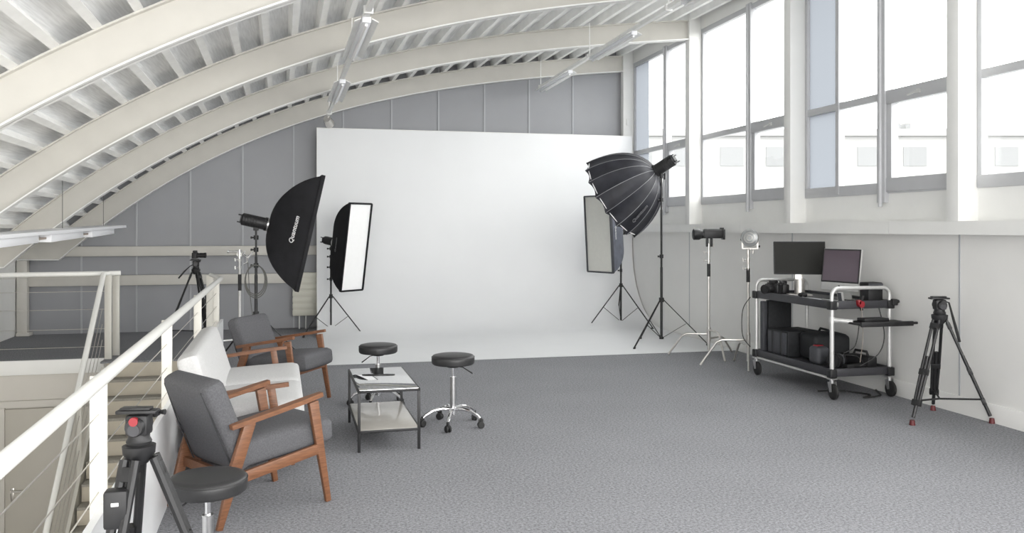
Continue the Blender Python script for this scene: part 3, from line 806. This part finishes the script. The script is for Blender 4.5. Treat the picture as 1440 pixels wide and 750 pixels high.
# octa umbrella softbox
P = V((4.77, 10.96, 0))
light_stand('light_stand', 'tall black light stand on the white floor carrying the round umbrella softbox', P, 2.33, legz=.62, rad=.64, rots=(-25, 95, 212), knobs=(1.22, 2.0), r=.018)
ax = (-RGT*.76 + FWD*.40 - UP*.51).normalized()
HP = V((4.77, 10.96, 2.45))
def octa():
    n = 16; Rm = .635; dep = .74
    hubp = HP + ax*.10
    t = thing('umbrella_softbox', 'deep round sixteen rib black umbrella softbox on the tall stand by the windows', 'softbox', (0, 0, 0), 0, 'studio softboxes')
    m = frame(hubp, ax); place(t, m)
    A = R(80); nr = 12
    def prof(i):
        a = A*i/nr; return dep*(1-math.cos(a))/(1-math.cos(A)), .05+(Rm-.05)*math.sin(a)/math.sin(A)
    b = MB(); bm = b.bm; rings = []; sub = 4
    for i in range(nr+1):
        x, r_ = prof(i); ring = []
        for k in range(n):
            for j in range(sub):
                f = j/sub; a0 = 2*PI*k/n; a1 = 2*PI*(k+1)/n
                p = V((0, math.cos(a0), math.sin(a0)))*(1-f) + V((0, math.cos(a1), math.sin(a1)))*f
                sg = 1 - .035*math.sin(PI*f)
                ex = -.03*math.sin(PI*f) if i == nr else 0
                ring.append(bm.verts.new((x+ex, p.y*r_*sg, p.z*r_*sg)))
        rings.append(ring)
    N_ = n*sub
    for A_, B_ in zip(rings, rings[1:]):
        for k in range(N_): bm.faces.new((A_[k], A_[(k+1) % N_], B_[(k+1) % N_], B_[k]))
    bmesh.ops.recalc_face_normals(bm, faces=bm.faces[:])
    b.build('canopy', M['octacloth'], t, smooth=20)
    for k in range(n):
        a0 = 2*PI*k/n
        b = MB(); b.tube([(prof(i)[0]-.002, math.cos(a0)*(prof(i)[1]+.002), math.sin(a0)*(prof(i)[1]+.002)) for i in range(nr+1)], .0035, 6)
        b.build('rib', M['silver'], t)
    b = MB(); b.cyl((dep-.05, 0, 0), (dep-.042, 0, 0), Rm-.02, n=48); b.build('diffuser', M['diffuser'], t)
    b = MB(); b.lathe([(0, -.03), (.075, -.03), (.08, 0), (.07, .03), (0, .03)], 28, Euler((0, R(90), 0)).to_matrix().to_4x4()); b.build('speed_ring', M['steel'], t)
    # lettering lies on the panel facing the camera side, low
    mi = m.inverted(); best = None
    tgt = (-FWD*.86 + RGT*.38 - UP*.42).normalized()
    for k in range(n):
        a0 = 2*PI*(k+.5)/n; d = m.to_3x3() @ V((0, math.cos(a0), math.sin(a0)))
        sc = d.dot(tgt)
        if best is None or sc > best[0]: best = (sc, a0)
    a0 = best[1]; x0, r0 = prof(7); x1, r1 = prof(10)
    rad = V((0, math.cos(a0), math.sin(a0))); tang = V((x1-x0, 0, 0)) + rad*(r1-r0); tang.normalize()
    side = rad.cross(V((1, 0, 0))).normalized(); nn = tang.cross(side).normalized()
    if nn.dot(rad) < 0: nn = -nn
    xdir = -tang; ydir = nn.cross(xdir)
    mm = Matrix((xdir, ydir, nn)).transposed().to_4x4(); xc, rc = prof(8.6); mm.translation = V((xc, 0, 0)) + rad*(rc*.985) + nn*.004
    text_part('Quantuum', .07, M['silver'], t, mm, .35)
octa()
flash_head('black studio flash with pale rear end behind the round umbrella softbox', frame(HP+ax*.1, ax), .31, .082)
b = MB(); b.box(-.02, .02, -.02, .02, 2.30, 2.42, .006); b.cyl((.05, 0, 2.28), (.05, 0, 2.37), .014); b.cyl((0, 0, 2.36), (.05, 0, 2.34), .008)
o = b.build('tilt_bracket', M['black']); o.location = P; tag(o, 'black tilt bracket on top of the tall stand', 'bracket', 'tilt brackets')

def cstand(label, loc, top, feet, m, sleeve=(1.0, 1.2), base=.42):
    t = thing('light_stand', label, 'light stand', loc, 0, 'chrome light stands')
    b = MB(); b.cyl((0, 0, .06), (0, 0, sleeve[0]), .0175); b.cyl((0, 0, sleeve[1]), (0, 0, top), .0145); b.build('column', m, t)
    b = MB(); b.cyl((0, 0, sleeve[0]), (0, 0, sleeve[1]), .021); b.build('sleeve', M['black'], t)
    for i, (a, L) in enumerate(feet):
        a = R(a); c, s_ = math.cos(a), math.sin(a); z = base - .055*i
        b = MB(); b.cyl((0, 0, z-.03), (0, 0, z+.03), .026)
        b.tube([(0, 0, z), (c*L*.55, s_*L*.55, z+.0), (c*L*.66, s_*L*.66, z-.03), (c*L, s_*L, .01)], .0125, 10); b.build('leg', m, t)
    for z, s_ in ((top-.12, -1), (top-.22, -1), (top-.03, 1)):
        b = MB(); b.cyl((0, 0, z-.02), (0, 0, z+.02), .021, n=14)
        b.cyl((0, 0, z), RGT*.06*s_ + UP*z, .006, n=8); b.cyl(RGT*.055*s_ + UP*(z-.02), RGT*.06*s_ + UP*(z+.02), .01, n=8)
        b.build('grip_clamp', m, t)
    return t
# chrome stand with black lamp, centre (x 1000)
P1_ = V((4.93, 9.86, 0))
cstand('steel light stand with spread legs, carrying the black barn lamp', P1_, 1.42, ((-95, .52), (158, .50), (28, .5)), M['nickel'], (1.0, 1.16), .33)
LM = thing('spotlight', 'black tubular continuous light with round lens, on the left one of two steel stands', 'studio light', P1_ + V((0, 0, 1.53)), -math.degrees(TH)); 
b = MB(); b.box(-.07, .17, -.055, .055, -.05, .06, .01); b.build('body', M['black'], LM)
b = MB(); rot = Euler((0, R(-90), 0)).to_matrix().to_4x4()
b.lathe([(0, .06), (.05, .06), (.055, .10), (.06, .105), (.07, .12), (.07, .19), (.055, .2), (0, .2)], 26, rot); b.build('reflector', M['blackmetal'], LM)
b = MB(); b.box(.17, .195, -.06, .06, -.065, .065, .006); b.box(-.06, .16, -.02, .02, .06, .068, .002); b.box(.14, .19, -.015, .015, .06, .085, .004); b.build('rear_grip', M['blackmetal'], LM)
for x in (-.02, .035):
    b = MB(); b.box(x-.014, x+.014, -.02, .02, -.155, -.05, .006); b.build('mount', M['black'], LM)
# silver lamp
P2_ = V((5.0, 9.0, 0))
cstand('steel light stand beside the cart, carrying the silver round lamp', P2_, 1.36, ((-118, .40), (162, .55), (85, .4)), M['nickel'], (.98, 1.14), .36)
SL = thing('studio_lamp', 'silver round lamp head with glass lens on the steel stand beside the cart', 'studio light', (0, 0, 0), 0)
place(SL, frame(P2_ + V((0, 0, 1.495)) + RGT*.02, (-RGT*.38 - FWD*.92)))
rotx = Euler((0, R(90), 0)).to_matrix().to_4x4()
b = MB(); b.lathe([(0, -.14), (.06, -.14), (.075, -.12), (.085, -.06), (.09, .0), (.098, .0), (.102, .012), (.095, .022), (.088, .022)], 34, rotx); b.build('housing', M['lens'], SL)
b = MB(); b.lathe([(.088, .018), (.06, .024), (.03, .022), (0, .026)], 34, rotx); b.build('lens', M['lens'], SL)
b = MB()
for rr in (.03, .06): b.tube([(.027, rr*math.cos(k*PI/12), rr*math.sin(k*PI/12)) for k in range(24)], .0025, 6, closed=True)
b.build('lens_ring', M['nickel'], SL)
b = MB()
for s_ in (-1, 1): b.bar((-.03, s_*.085, -.02), (-.03, s_*.085, -.13), .02, .03, up=(1, 0, 0))
b.bar((-.03, -.085, -.125), (-.03, .085, -.125), .02, .012); b.cyl((-.03, 0, -.14), (-.03, 0, -.12), .015)
b.build('yoke', M['nickel'], SL)
b = MB(); b.cyl((-.03, .09, -.10), (-.03, .11, -.10), .013, n=10); b.cyl((-.03, -.11, -.02), (-.03, -.09, -.02), .012, n=10); b.build('yoke_knob', M['black'], SL)
# left chrome stand with grip head behind armchair
P3_ = V((-.79, 11.0, 0))
cstand('white and chrome stand with grip head behind the far armchair', P3_, 1.34, ((-30, .5), (90, .5), (210, .45)), M['alu'], (.84, 1.04), .35)
GH = thing('grip_head', 'chrome grip head with short arm on the stand left of the big softbox', 'clamp', P3_ + V((0, 0, 1.29)), -math.degrees(TH))
b = MB(); b.cyl((0, -.02, 0), (0, .04, 0), .035, n=16); b.cyl((-.0, 0, -.05), (0, 0, .05), .026); b.build('grip_disc', M['chrome'], GH)
b = MB(); b.cyl((-.13, 0, .03), (.0, 0, .03), .012); b.cyl((-.15, 0, .03), (-.13, 0, .03), .018); b.build('short_arm', M['chrome'], GH)
b = MB(); b.tube([(.04, 0, -.0), (.09, 0, -.03), (.10, 0, -.10), (.05, 0, -.12)], .012, 8); b.cyl((.1, 0, -.05), (.16, 0, .02), .01); b.build('clamp_jaw', M['chrome'], GH)
b = MB(); b.tube([P3_+RGT*.10+UP*1.2, P3_+RGT*.13+UP*.9-FWD*.05, P3_+RGT*.16+UP*.5, P3_+RGT*.13-FWD*.05+UP*.01], .005, 6)
tag(b.build('hanging_cable', M['cablegrey']), 'thin grey cable hanging down beside the chrome grip stand', 'cable')

# ------------------------------------------------------------------ VIDEO TRIPODS
def tripod(label, loc, topz, feet, headang, pan=True, sc=1., th=1.3, dial='blackmetal', group='black video tripods', cat='tripod', redfeet=True):
    t = thing('tripod', label, cat, loc, 0, group)
    zc = topz - .17*sc          # bowl height
    for a, rad in feet:
        a = R(a); c, s_ = math.cos(a), math.sin(a)
        tn = V((-s_, c, 0)); top = V((c*.05, s_*.05, zc-.03)); ft = V((c*rad, s_*rad, .03))
        mid = top.lerp(ft, .52); low = top.lerp(ft, .82)
        b = MB()
        for k in (-1, 1): b.tube([top+tn*k*.026*sc, mid+tn*k*.026*sc, low+tn*k*.02*sc], .0095*sc*th, 8)
        b.tube([mid.lerp(top, .3), ft.lerp(low, .2)], .011*sc*th, 8); lg = b.build('leg', M['blackmetal'], t)
        for q in (top.lerp(ft, .06), mid, low):
            dd = (ft-top).normalized(); b = MB()
            b.bar(q-dd*.025, q+dd*.025, .075*sc, .034*sc, up=(c, s_, .3), bev=.004)
            b.build('leg_clamp', M['black'], lg)
        b = MB(); b.cyl(ft+V((0, 0, -.03)), ft+V((0, 0, .012)), .024*sc, .018*sc, 14); b.build('foot', M['darkred'] if redfeet else M['rubber'], lg)
        q = top.lerp(ft, .80); b = MB(); b.tube([V((0, 0, q.z-.02)), q], .008*sc, 8); b.build('spreader_arm', M['blackmetal'], t)
    b = MB(); b.lathe([(0, -.07), (.035, -.06), (.062, -.02), (.065, .012), (.05, .018), (0, .018)], 26, Matrix.Translation((0, 0, zc)) @ Matrix.Scale(sc, 4)); b.build('bowl', M['black'], t)
    h = Matrix.Translation((0, 0, zc)) @ Euler((0, 0, R(headang))).to_matrix().to_4x4() @ Matrix.Scale(sc, 4)
    b = MB(); b.lathe([(0, .01), (.045, .01), (.05, .03), (.042, .045), (.042, .06), (0, .06)], 26, h)
    b.box(-.045, .045, -.038, .038, .055, .14, .012, mtx=h)
    b.lathe([(0, -.062), (.034, -.062), (.038, -.055), (.038, .055), (.034, .062), (0, .062)], 26, h @ Matrix.Translation((0, 0, .095)) @ Euler((R(90), 0, 0)).to_matrix().to_4x4())
    hd = b.build('fluid_head', M['black'], t)
    b = MB(); b.box(-.085, .075, -.03, .03, .143, .158, .004, mtx=h); b.box(-.07, .05, -.024, .024, .158, .168, .003, mtx=h); b.build('camera_plate', M['blackmetal'], hd)
    b = MB(); b.cyl(h @ V((-.0, -.066, .12)), h @ V((.0, -.05, .12)), .018*sc, n=14); b.build('tension_dial', M[dial], hd)
    b = MB(); b.cyl(h @ V((0, -.064, .085)), h @ V((0, -.06, .085)), .024*sc, n=18); b.build('round_badge', M['cartgrey'], hd)
    if pan:
        b = MB(); b.cyl(h @ V((.045, .05, .13)), h @ V((.045, .085, .13)), .016*sc, n=12); b.tube([h @ V(p) for p in pan], [.007*sc, .007*sc, .012*sc, .012*sc][:len(pan)], 10); b.build('pan_handle', M['black'], hd)
    return t
# right tripod
tr = tripod('black video tripod standing by the right wall near the cart', (5.18, 6.13, 0), 1.035, ((200, .40), (-38, .385), (58, .36)), -13,
       pan=[(.045, .07, .13), (.10, .04, .11), (.15, .03, -.09), (.185, .03, -.22)])
# near left tripod
PT = FWD*3.0 + RGT*(-.437*3.0)
tr2 = tripod('black video tripod with red dial in the left foreground against the white panel', (PT.x, PT.y, 0), .975, ((2, .34), (112, .27), (245, .29)), -10, sc=.86, th=2.0, dial='red',
       pan=[(.045, .07, .13), (.06, .06, .135), (.085, .055, .135)])
b = MB(); b.box(-.012, .012, -.016, -.011, .0, .012, .001); o = b.build('paper_label', M['orange'], tr2); o.location = (-.055, -.108, .665)
b = MB(); b.box(-.038, .038, -.03, .03, -.07, .06, .01); o = b.build('leg_collar', M['black'], tr2); o.location = (-.055, -.09, .655)
# far tripod with stills camera
tr3 = tripod('small black tripod carrying a camera beyond the stairwell railing', (-1.46, 12.35, 0), 1.19, ((185, .42), (-45, .42), (70, .35)), 0, sc=.9, th=1.5, redfeet=False,
       pan=[(.045, .07, .13), (-.08, -.05, .06), (-.16, -.05, -.02), (-.24, -.05, -.12)])
def camera_thing(label, loc, rz, lens=.12, sc=1., grp='black cameras'):
    t = thing('camera', label, 'camera', loc, rz, grp)
    b = MB(); b.box(-.035*sc, .035*sc, -.068*sc, .068*sc, 0, .09*sc, .012*sc, 3); b.box(-.03*sc, .03*sc, -.03*sc, .03*sc, .085*sc, .122*sc, .01*sc); b.build('camera_body', M['black'], t)
    b = MB(); m = Matrix.Translation((.03*sc, 0, .048*sc)) @ Euler((0, R(90), 0)).to_matrix().to_4x4()
    L = lens*sc; r_ = .037*sc
    b.lathe([(0, 0), (r_*.9, 0), (r_*.9, L*.3), (r_, L*.32), (r_, L*.6), (r_*.95, L*.62), (r_*1.08, L*.9), (r_*1.08, L), (r_*.9, L), (r_*.85, L*.93), (0, L*.92)], 26, m); b.build('lens', M['blackmetal'], t)
    b = MB(); b.cyl((0, -.05*sc, .088*sc), (0, -.05*sc, .1*sc), .012*sc, n=12); b.cyl((0, .045*sc, .088*sc), (0, .045*sc, .1*sc), .014*sc, n=12); b.build('dial', M['blackmetal'], t)
    return t
camera_thing('black stills camera with lens on the small far tripod', (-1.47, 12.35, 1.195), -math.degrees(TH)+6, .13, .9)

# ------------------------------------------------------------------ EQUIPMENT CART
CX0, CX1, CY0, CY1 = 4.80, 5.42, 7.08, 8.46
def cart():
    t = thing('equipment_cart', 'black and aluminium equipment cart with two shelves on swivel casters by the right wall', 'cart', (CX0, CY0, 0))
    W = CX1-CX0; L = CY1-CY0
    def deck(z, n_):
        b = MB(); b.box(0, W, 0, L, z-.015, z+.005); d = b.build(n_, M['mat_top'], t)
        b = MB()
        b.box(-.02, .015, -.02, L+.02, z-.045, z+.03, .006); b.box(W-.015, W+.02, -.02, L+.02, z-.045, z+.03, .006)
        b.box(-.02, W+.02, -.02, .015, z-.045, z+.03, .006); b.box(-.02, W+.02, L-.015, L+.02, z-.045, z+.03, .006)
        b.build('deck_rim', M['cartgrey'], d)
        return d
    deck(.89, 'top_shelf'); deck(.255, 'bottom_shelf')
    for x in (0, W):
        for y in (0, L):
            b = MB(); b.cyl((x, y, .20), (x, y, .90), .020); b.build('upright', M['alu'], t)
            for z in (.245, .885): b = MB(); b.box(x-.036, x+.036, y-.036, y+.036, z-.045, z+.035, .008); b.build('corner_bracket', M['black'], t)
            # caster
            b = MB(); q = V((x, y, 0))
            b.box(x-.035, x+.035, y-.035, y+.035, .185, .195, .002); b.cyl(q+V((0, 0, .15)), q+V((0, 0, .19)), .022)
            for s_ in (-1, 1): b.bar(q+V((s_*.028, 0, .165)), q+V((s_*.028, -.02, .07)), .005, .055, up=(0, 1, 0), h1=.03)
            f = b.build('caster', M['steel'], t)
            b = MB(); b.lathe([(0, -.02), (.04, -.02), (.06, -.018), (.073, -.01), (.075, 0), (.073, .01), (.06, .018), (.04, .02), (0, .02)], 28, Matrix.Translation((x, y-.022, .075)) @ Euler((0, R(90), 0)).to_matrix().to_4x4()); b.build('wheel', M['rubber'], f)
    # lower white rail
    b = MB(); b.cyl((-.01, 0, .195), (-.01, L, .195), .012); b.build('lower_rail', M['alu'], t)
    # end handles
    for y, sg in ((0, -1), (L, 1)):
        b = MB(); pts = []
        z0, z1, r_ = .90, 1.04, .07
        pts.append((.0, y, z0)); 
        for k in range(7):
            a = R(15*k); pts.append((r_-r_*math.cos(a), y, z1-r_+r_*math.sin(a)))
        for k in range(7):
            a = R(90-15*k); pts.append((W-r_+r_*math.cos(a), y, z1-r_+r_*math.sin(a)))
        pts.append((W, y, z0)); b.tube(pts, .018, 12); b.build('end_handle', M['alu'], t)
    # side tray on the near end
    b = MB(); b.box(.10, W+.03, -.29, -.02, .715, .735, .005); b.box(.10, W+.03, -.305, -.28, .705, .75, .006); b.cyl((W+.03, -.29, .73), (W+.075, -.29, .73), .012); tr = b.build('side_tray', M['black'], t)
    b = MB(); b.cyl((0, 0, .745), (.14, -.12, .735), .022); b.cyl((.0, 0, .72), (0, 0, .77), .028); b.build('tray_arm', M['alu'], t)
    b = MB(); b.box(-.03, .05, -.035, -.02, .865, .91, .004); b.build('latch', M['steel'], t)
    b = MB(); b.cyl((W+.02, -.03, .9), (W+.075, -.04, .91), .015, n=10); b.box(W, W+.06, -.05, .02, .87, .93, .008); b.build('side_clamp', M['black'], t)
cart()
def C(x, y, z): return V((CX0+x, CY0+y, z))
ZT = .895
# monitor
t = thing('monitor', 'black flat monitor with matt dark screen on the far half of the cart', 'monitor', C(.30, 1.02, ZT), 158)
nrm_m = 90
mm = Matrix.Translation((0, 0, .395)) @ Euler((0, 0, 0)).to_matrix().to_4x4() @ Euler((R(6), 0, 0)).to_matrix().to_4x4()
b = MB(); b.box(-.265, .265, -.014, .014, -.175, .175, .006, mtx=mm); b.build('screen_housing', M['black'], t)
b = MB(); b.box(-.255, .255, .0135, .0155, -.165, .165, mtx=mm); b.build('screen', M['screen'], t)
b = MB(); b.box(-.04, .04, -.045, -.02, .0, .36, .004); b.cyl((-.0, .015, .0), (0, .015, .17), .055, .05); b.build('stand_neck', M['nickel'], t)
b = MB(); b.box(-.12, .12, -.09, .09, 0, .012, .004); b.build('stand_foot', M['nickel'], t)
# all in one computer
t = thing('desktop_computer', 'silver all-in-one computer with glossy purple-black screen on the near half of the cart', 'computer', C(.40, .43, ZT), 104)
mm = Matrix.Translation((0, 0, .31)) @ Euler((R(7), 0, 0)).to_matrix().to_4x4()
b = MB(); b.box(-.235, .235, -.012, .012, -.225, .195, .006, mtx=mm); sc_ = b.build('housing', M['alu'], t)
b = MB(); b.box(-.232, .232, .0115, .0135, -.145, .192, mtx=mm); b.build('bezel', M['black'], t)
b = MB(); b.box(-.218, .218, .0135, .0150, -.13, .178, mtx=mm); b.build('screen', M['screen2'], t)
b = MB(); b.cyl(mm @ V((0, .0125, -.185)), mm @ V((0, .0145, -.185)), .014, n=18); b.build('chin_emblem', M['black'], t)
b = MB(); b.bar((0, -.02, .14), (0, -.05, .008), .17, .012, up=(0, 1, 0)); b.box(-.09, .09, -.09, .09, 0, .008, .003); b.build('foot', M['alu'], t)
# cameras and small stuff on the top shelf
camera_thing('black camera with wide lens on the far end of the cart top', C(.10, 1.20, ZT), 205, .10, 1.25)
camera_thing('second black camera standing behind the first on the cart top', C(.26, 1.27, ZT), 170, .09, 1.15)
t = thing('paper_sheet', 'white sheet of paper lying on the cart top in front of the screens', 'paper', C(.10, .60, ZT), 8)
b = MB(); b.box(-.09, .09, -.15, .15, 0, .004); b.build('sheet', M['paper'], t)
t = thing('laptop_tray', 'thin dark tablet lying on the cart top beneath the monitor', 'tablet', C(.11, .93, ZT), 4)
b = MB(); b.box(-.09, .09, -.13, .13, 0, .010, .004); b.build('tablet_body', M['case'], t)
t = thing('keyboard', 'dark slim keyboard on the cart top', 'keyboard', C(.28, .30, ZT), 12)
b = MB(); b.box(-.06, .06, -.16, .16, 0, .012, .004); b.build('keyboard_body', M['alu'], t)
b = MB()
for i in range(4):
    for j in range(11): b.box(-.05+.026*i, -.05+.026*i+.02, -.15+.0275*j, -.15+.0275*j+.021, .012, .016)
b.build('keys', M['black'], t)
t = thing('computer_mouse', 'black mouse lying between the two screens on the cart', 'mouse', C(.20, .80, ZT), 0)
b = MB(); b.cushion(.06, .1, .035, .016, .01, Matrix.Translation((0, 0, .02))); b.build('mouse_body', M['black'], t)
b = MB(); b.tube([(0, .05, .02), (.06, .12, .01), (.02, .2, .008), (.12, .26, .02)], .004, 6); b.build('mouse_cable', M['cable'], t)
t = thing('battery_charger', 'black upright charger box on the near right corner of the cart top', 'charger', C(.52, .12, ZT), 0)
b = MB(); b.box(-.09, .07, -.07, .07, 0, .19, .012); b.build('charger_body', M['black'], t)
b = MB(); b.box(-.088, .068, -.072, -.068, .12, .18, .001); b.build('front_slot', M['case'], t)
t = thing('spring_clamp', 'red spring clamp gripping the near edge of the cart top', 'clamp', C(.28, -.03, .86), 0)
b = MB(); b.cyl((0, -.03, .03), (0, .03, .03), .032, n=16); b.box(-.035, .0, -.03, .02, .02, .07, .01); b.build('clamp_body', M['red'], t)
b = MB(); b.bar((0, 0, .02), (.02, 0, -.03), .02, .02); b.bar((.01, 0, .05), (.03, 0, .11), .02, .02); b.build('clamp_arm', M['black'], t)
t = thing('card_reader', 'small white upright reader beside the handle of the cart', 'device', C(.17, .1, ZT), 20)
b = MB(); b.bar((0, 0, 0), (-.02, 0, .10), .05, .03, up=(1, 0, 0)); b.build('reader_body', M['alu'], t)
b = MB(); b.bar((-.016, -.001, .01), (-.035, 0, .095), .04, .004, up=(1, 0, 0)); b.build('reader_slot', M['case'], t)
# side tray contents
t = thing('hard_drive', 'flat black drive lying on the small side tray of the cart', 'device', C(.34, -.14, .735), 0)
b = MB(); b.box(-.13, .13, -.06, .06, 0, .035, .006); b.build('drive_body', M['black'], t)
# bottom shelf load
ZB = .262
t = thing('equipment_case', 'grey fronted black equipment case on the far end of the bottom shelf', 'case', C(.24, 1.06, ZB), 4)
b = MB(); b.box(-.19, .20, -.19, .17, 0, .27, .015); cs = b.build('case_body', M['bag'], t)
b = MB(); b.box(-.2, -.188, -.17, .15, .02, .25, .006); b.build('front_pocket', M['case'], t)
b = MB(); b.box(-.206, -.195, -.10, -.07, .0, .25, .002); b.box(-.206, -.195, .05, .08, .0, .25, .002); b.build('strap', M['piping'], t)
t = thing('camera_bag', 'black padded camera bag in the middle of the bottom shelf', 'bag', C(.36, .66, ZB), -6)
b = MB(); b.cushion(.40, .34, .26, .05, .02, Matrix.Translation((0, 0, .14))); b.build('bag_body', M['bag'], t)
b = MB(); b.tube([(0, -.13, .26), (0, -.08, .31), (0, .08, .31), (0, .13, .26)], .012, 8); b.build('bag_handle', M['bag'], t)
t = thing('camera_bag', 'small black bag with red tab at the front of the bottom shelf', 'bag', C(.14, .42, ZB), 8)
b = MB(); b.cushion(.15, .15, .17, .035, .008, Matrix.Translation((0, 0, .09))); b.build('bag_body', M['case'], t)
b = MB(); b.box(-.05, .03, -.03, .03, .178, .19, .003); b.build('red_tab', M['red'], t)
t = thing('camera_lens', 'fat black lens lying on the bottom shelf beside the near upright', 'lens', C(.20, .20, ZB), 30)
b = MB(); b.lathe([(0, -.09), (.05, -.09), (.058, -.05), (.058, .02), (.07, .03), (.07, .09), (.06, .09), (.055, .075), (0, .07)], 28, Matrix.Translation((0, 0, .07)) @ Euler((0, R(-90), 0)).to_matrix().to_4x4()); b.build('barrel', M['black'], t)
b = MB(); b.lathe([(.059, -.03), (.063, -.028), (.063, -.005), (.059, -.003)], 28, Matrix.Translation((0, 0, .07)) @ Euler((0, R(-90), 0)).to_matrix().to_4x4()); b.build('focus_ring', M['case'], t)
t = thing('camera', 'black video camera lying on the near right end of the bottom shelf', 'camera', C(.46, .22, ZB), 100, 'black cameras')
b = MB(); b.box(-.16, .12, -.06, .06, 0, .11, .018); b.build('camera_body', M['black'], t)
b = MB(); b.cyl((.12, 0, .06), (.22, 0, .06), .04, .045); b.build('lens', M['blackmetal'], t)
b = MB(); b.tube([(-.1, 0, .11), (-.08, 0, .15), (.06, 0, .15), (.08, 0, .11)], .012, 8); b.build('top_handle', M['black'], t)
t = thing('power_strip', 'black power strip among cables on the bottom shelf', 'power strip', C(.36, .10, ZB), 5)
b = MB(); b.box(-.16, .05, -.03, .03, 0, .045, .006); b.build('strip_body', M['black'], t)
# standing black panel on the far end
t = thing('reflector_board', 'tall black folded board standing at the far end of the bottom shelf', 'board', C(.22, 1.31, ZB), 0)
b = MB(); b.box(-.13, .15, -.03, .03, 0, .56, .008); b.build('board', M['bag'], t)
b = MB(); b.box(-.2, -.145, -.03, .03, 0, .55, .008); b.build('folded_leaf', M['case'], t)
# cables
def cable(label, pts, r=.005, m='cable'):
    # smooth catmull-rom
    P_ = [V(p) for p in pts]; out = []
    for i in range(len(P_)-1):
        p0 = P_[max(0, i-1)]; p1 = P_[i]; p2 = P_[i+1]; p3 = P_[min(len(P_)-1, i+2)]
        for k in range(6):
            u = k/6
            out.append(.5*((2*p1)+(p2-p0)*u+(2*p0-5*p1+4*p2-p3)*u*u+(3*p1-p0-3*p2+p3)*u**3))
    out.append(P_[-1])
    b = MB(); b.tube(out, r, 7)
    return tag(b.build('cable', M[m]), label, 'cable')
cable('thin black cable looping down at the near end of the cart from the top shelf', [C(.50, .0, .87), C(.52, -.06, .6), C(.44, -.08, .42), C(.30, .0, .30)])
cable('black cable bowing between side tray and bottom shelf of the cart', [C(.26, -.05, .73), C(.22, -.04, .5), C(.12, -.0, .42), C(.25, -.02, .40), C(.36, .0, .30)])
cable('thin red-brown cable dropping straight from the red clamp', [C(.28, -.05, .86), C(.29, -.06, .6), C(.28, -.03, .34)], .003, 'brown')
cable('tangled black cable on the floor beneath the near end of the cart', [C(.05, .3, .02), C(.2, .12, .05), C(.34, .26, .012), C(.45, .05, .012), C(.3, -.05, .012), C(.52, .0, .012), C(.66, .25, .012)], .008)
cable('black cable hanging in a loop at the far end of the cart', [C(-.05, 1.42, .85), C(-.10, 1.5, .7), C(-.10, 1.5, .42), C(-.04, 1.44, .30)])

# ------------------------------------------------------------------ CAMERA, LIGHT
cam = bpy.data.cameras.new('camera'); co = bpy.data.objects.new('scene_camera', cam); COL.objects.link(co)
cam.sensor_width = 36; cam.lens = 30; cam.shift_y = -53/1440; cam.clip_start = .05; cam.clip_end = 300
co.location = (0, 0, CH); co.rotation_euler = (R(90), 0, -TH); SC.camera = co

w = bpy.data.worlds.new('world'); SC.world = w; w.use_nodes = True
bg = w.node_tree.nodes['Background']; bg.inputs[0].default_value = (1, .99, .975, 1); bg.inputs[1].default_value = 7.2
def area(name, loc, rot, sx, sy, power, col=(1, 1, 1), portal=False):
    l = bpy.data.lights.new(name, 'AREA'); l.shape = 'RECTANGLE'; l.size = sx; l.size_y = sy; l.energy = power; l.color = col
    if portal: l.cycles.is_portal = True
    o = bpy.data.objects.new(name, l); COL.objects.link(o); o.location = loc; o.rotation_euler = rot
    return o
sl = bpy.data.lights.new('veiled_sun', 'SUN'); sl.energy = .6; sl.angle = R(75); sl.color = (1, .99, .97)
so = bpy.data.objects.new('veiled_sun', sl); COL.objects.link(so)
so.rotation_euler = V((-.55, .70, -.42)).to_track_quat('-Z', 'Y').to_euler()
# portals guide the skylight through the window band and the open near end
area('window_portal', (5.75, 6.6, 3.25), (0, R(90), 0), 2.7, 16.5, 1, portal=True)
area('near_end_portal', (.6, YN-.02, 1.0), (R(90), 0, 0), 10, 7.4, 1, portal=True)
SC.view_settings.view_transform = 'Standard'; SC.view_settings.look = 'None'
SC.view_settings.exposure = 0; SC.view_settings.gamma = 1
SC.cycles.use_denoising = True
SC.cycles.max_bounces = 10; SC.cycles.diffuse_bounces = 6; SC.cycles.transparent_max_bounces = 16
SC.cycles.sample_clamp_indirect = 8
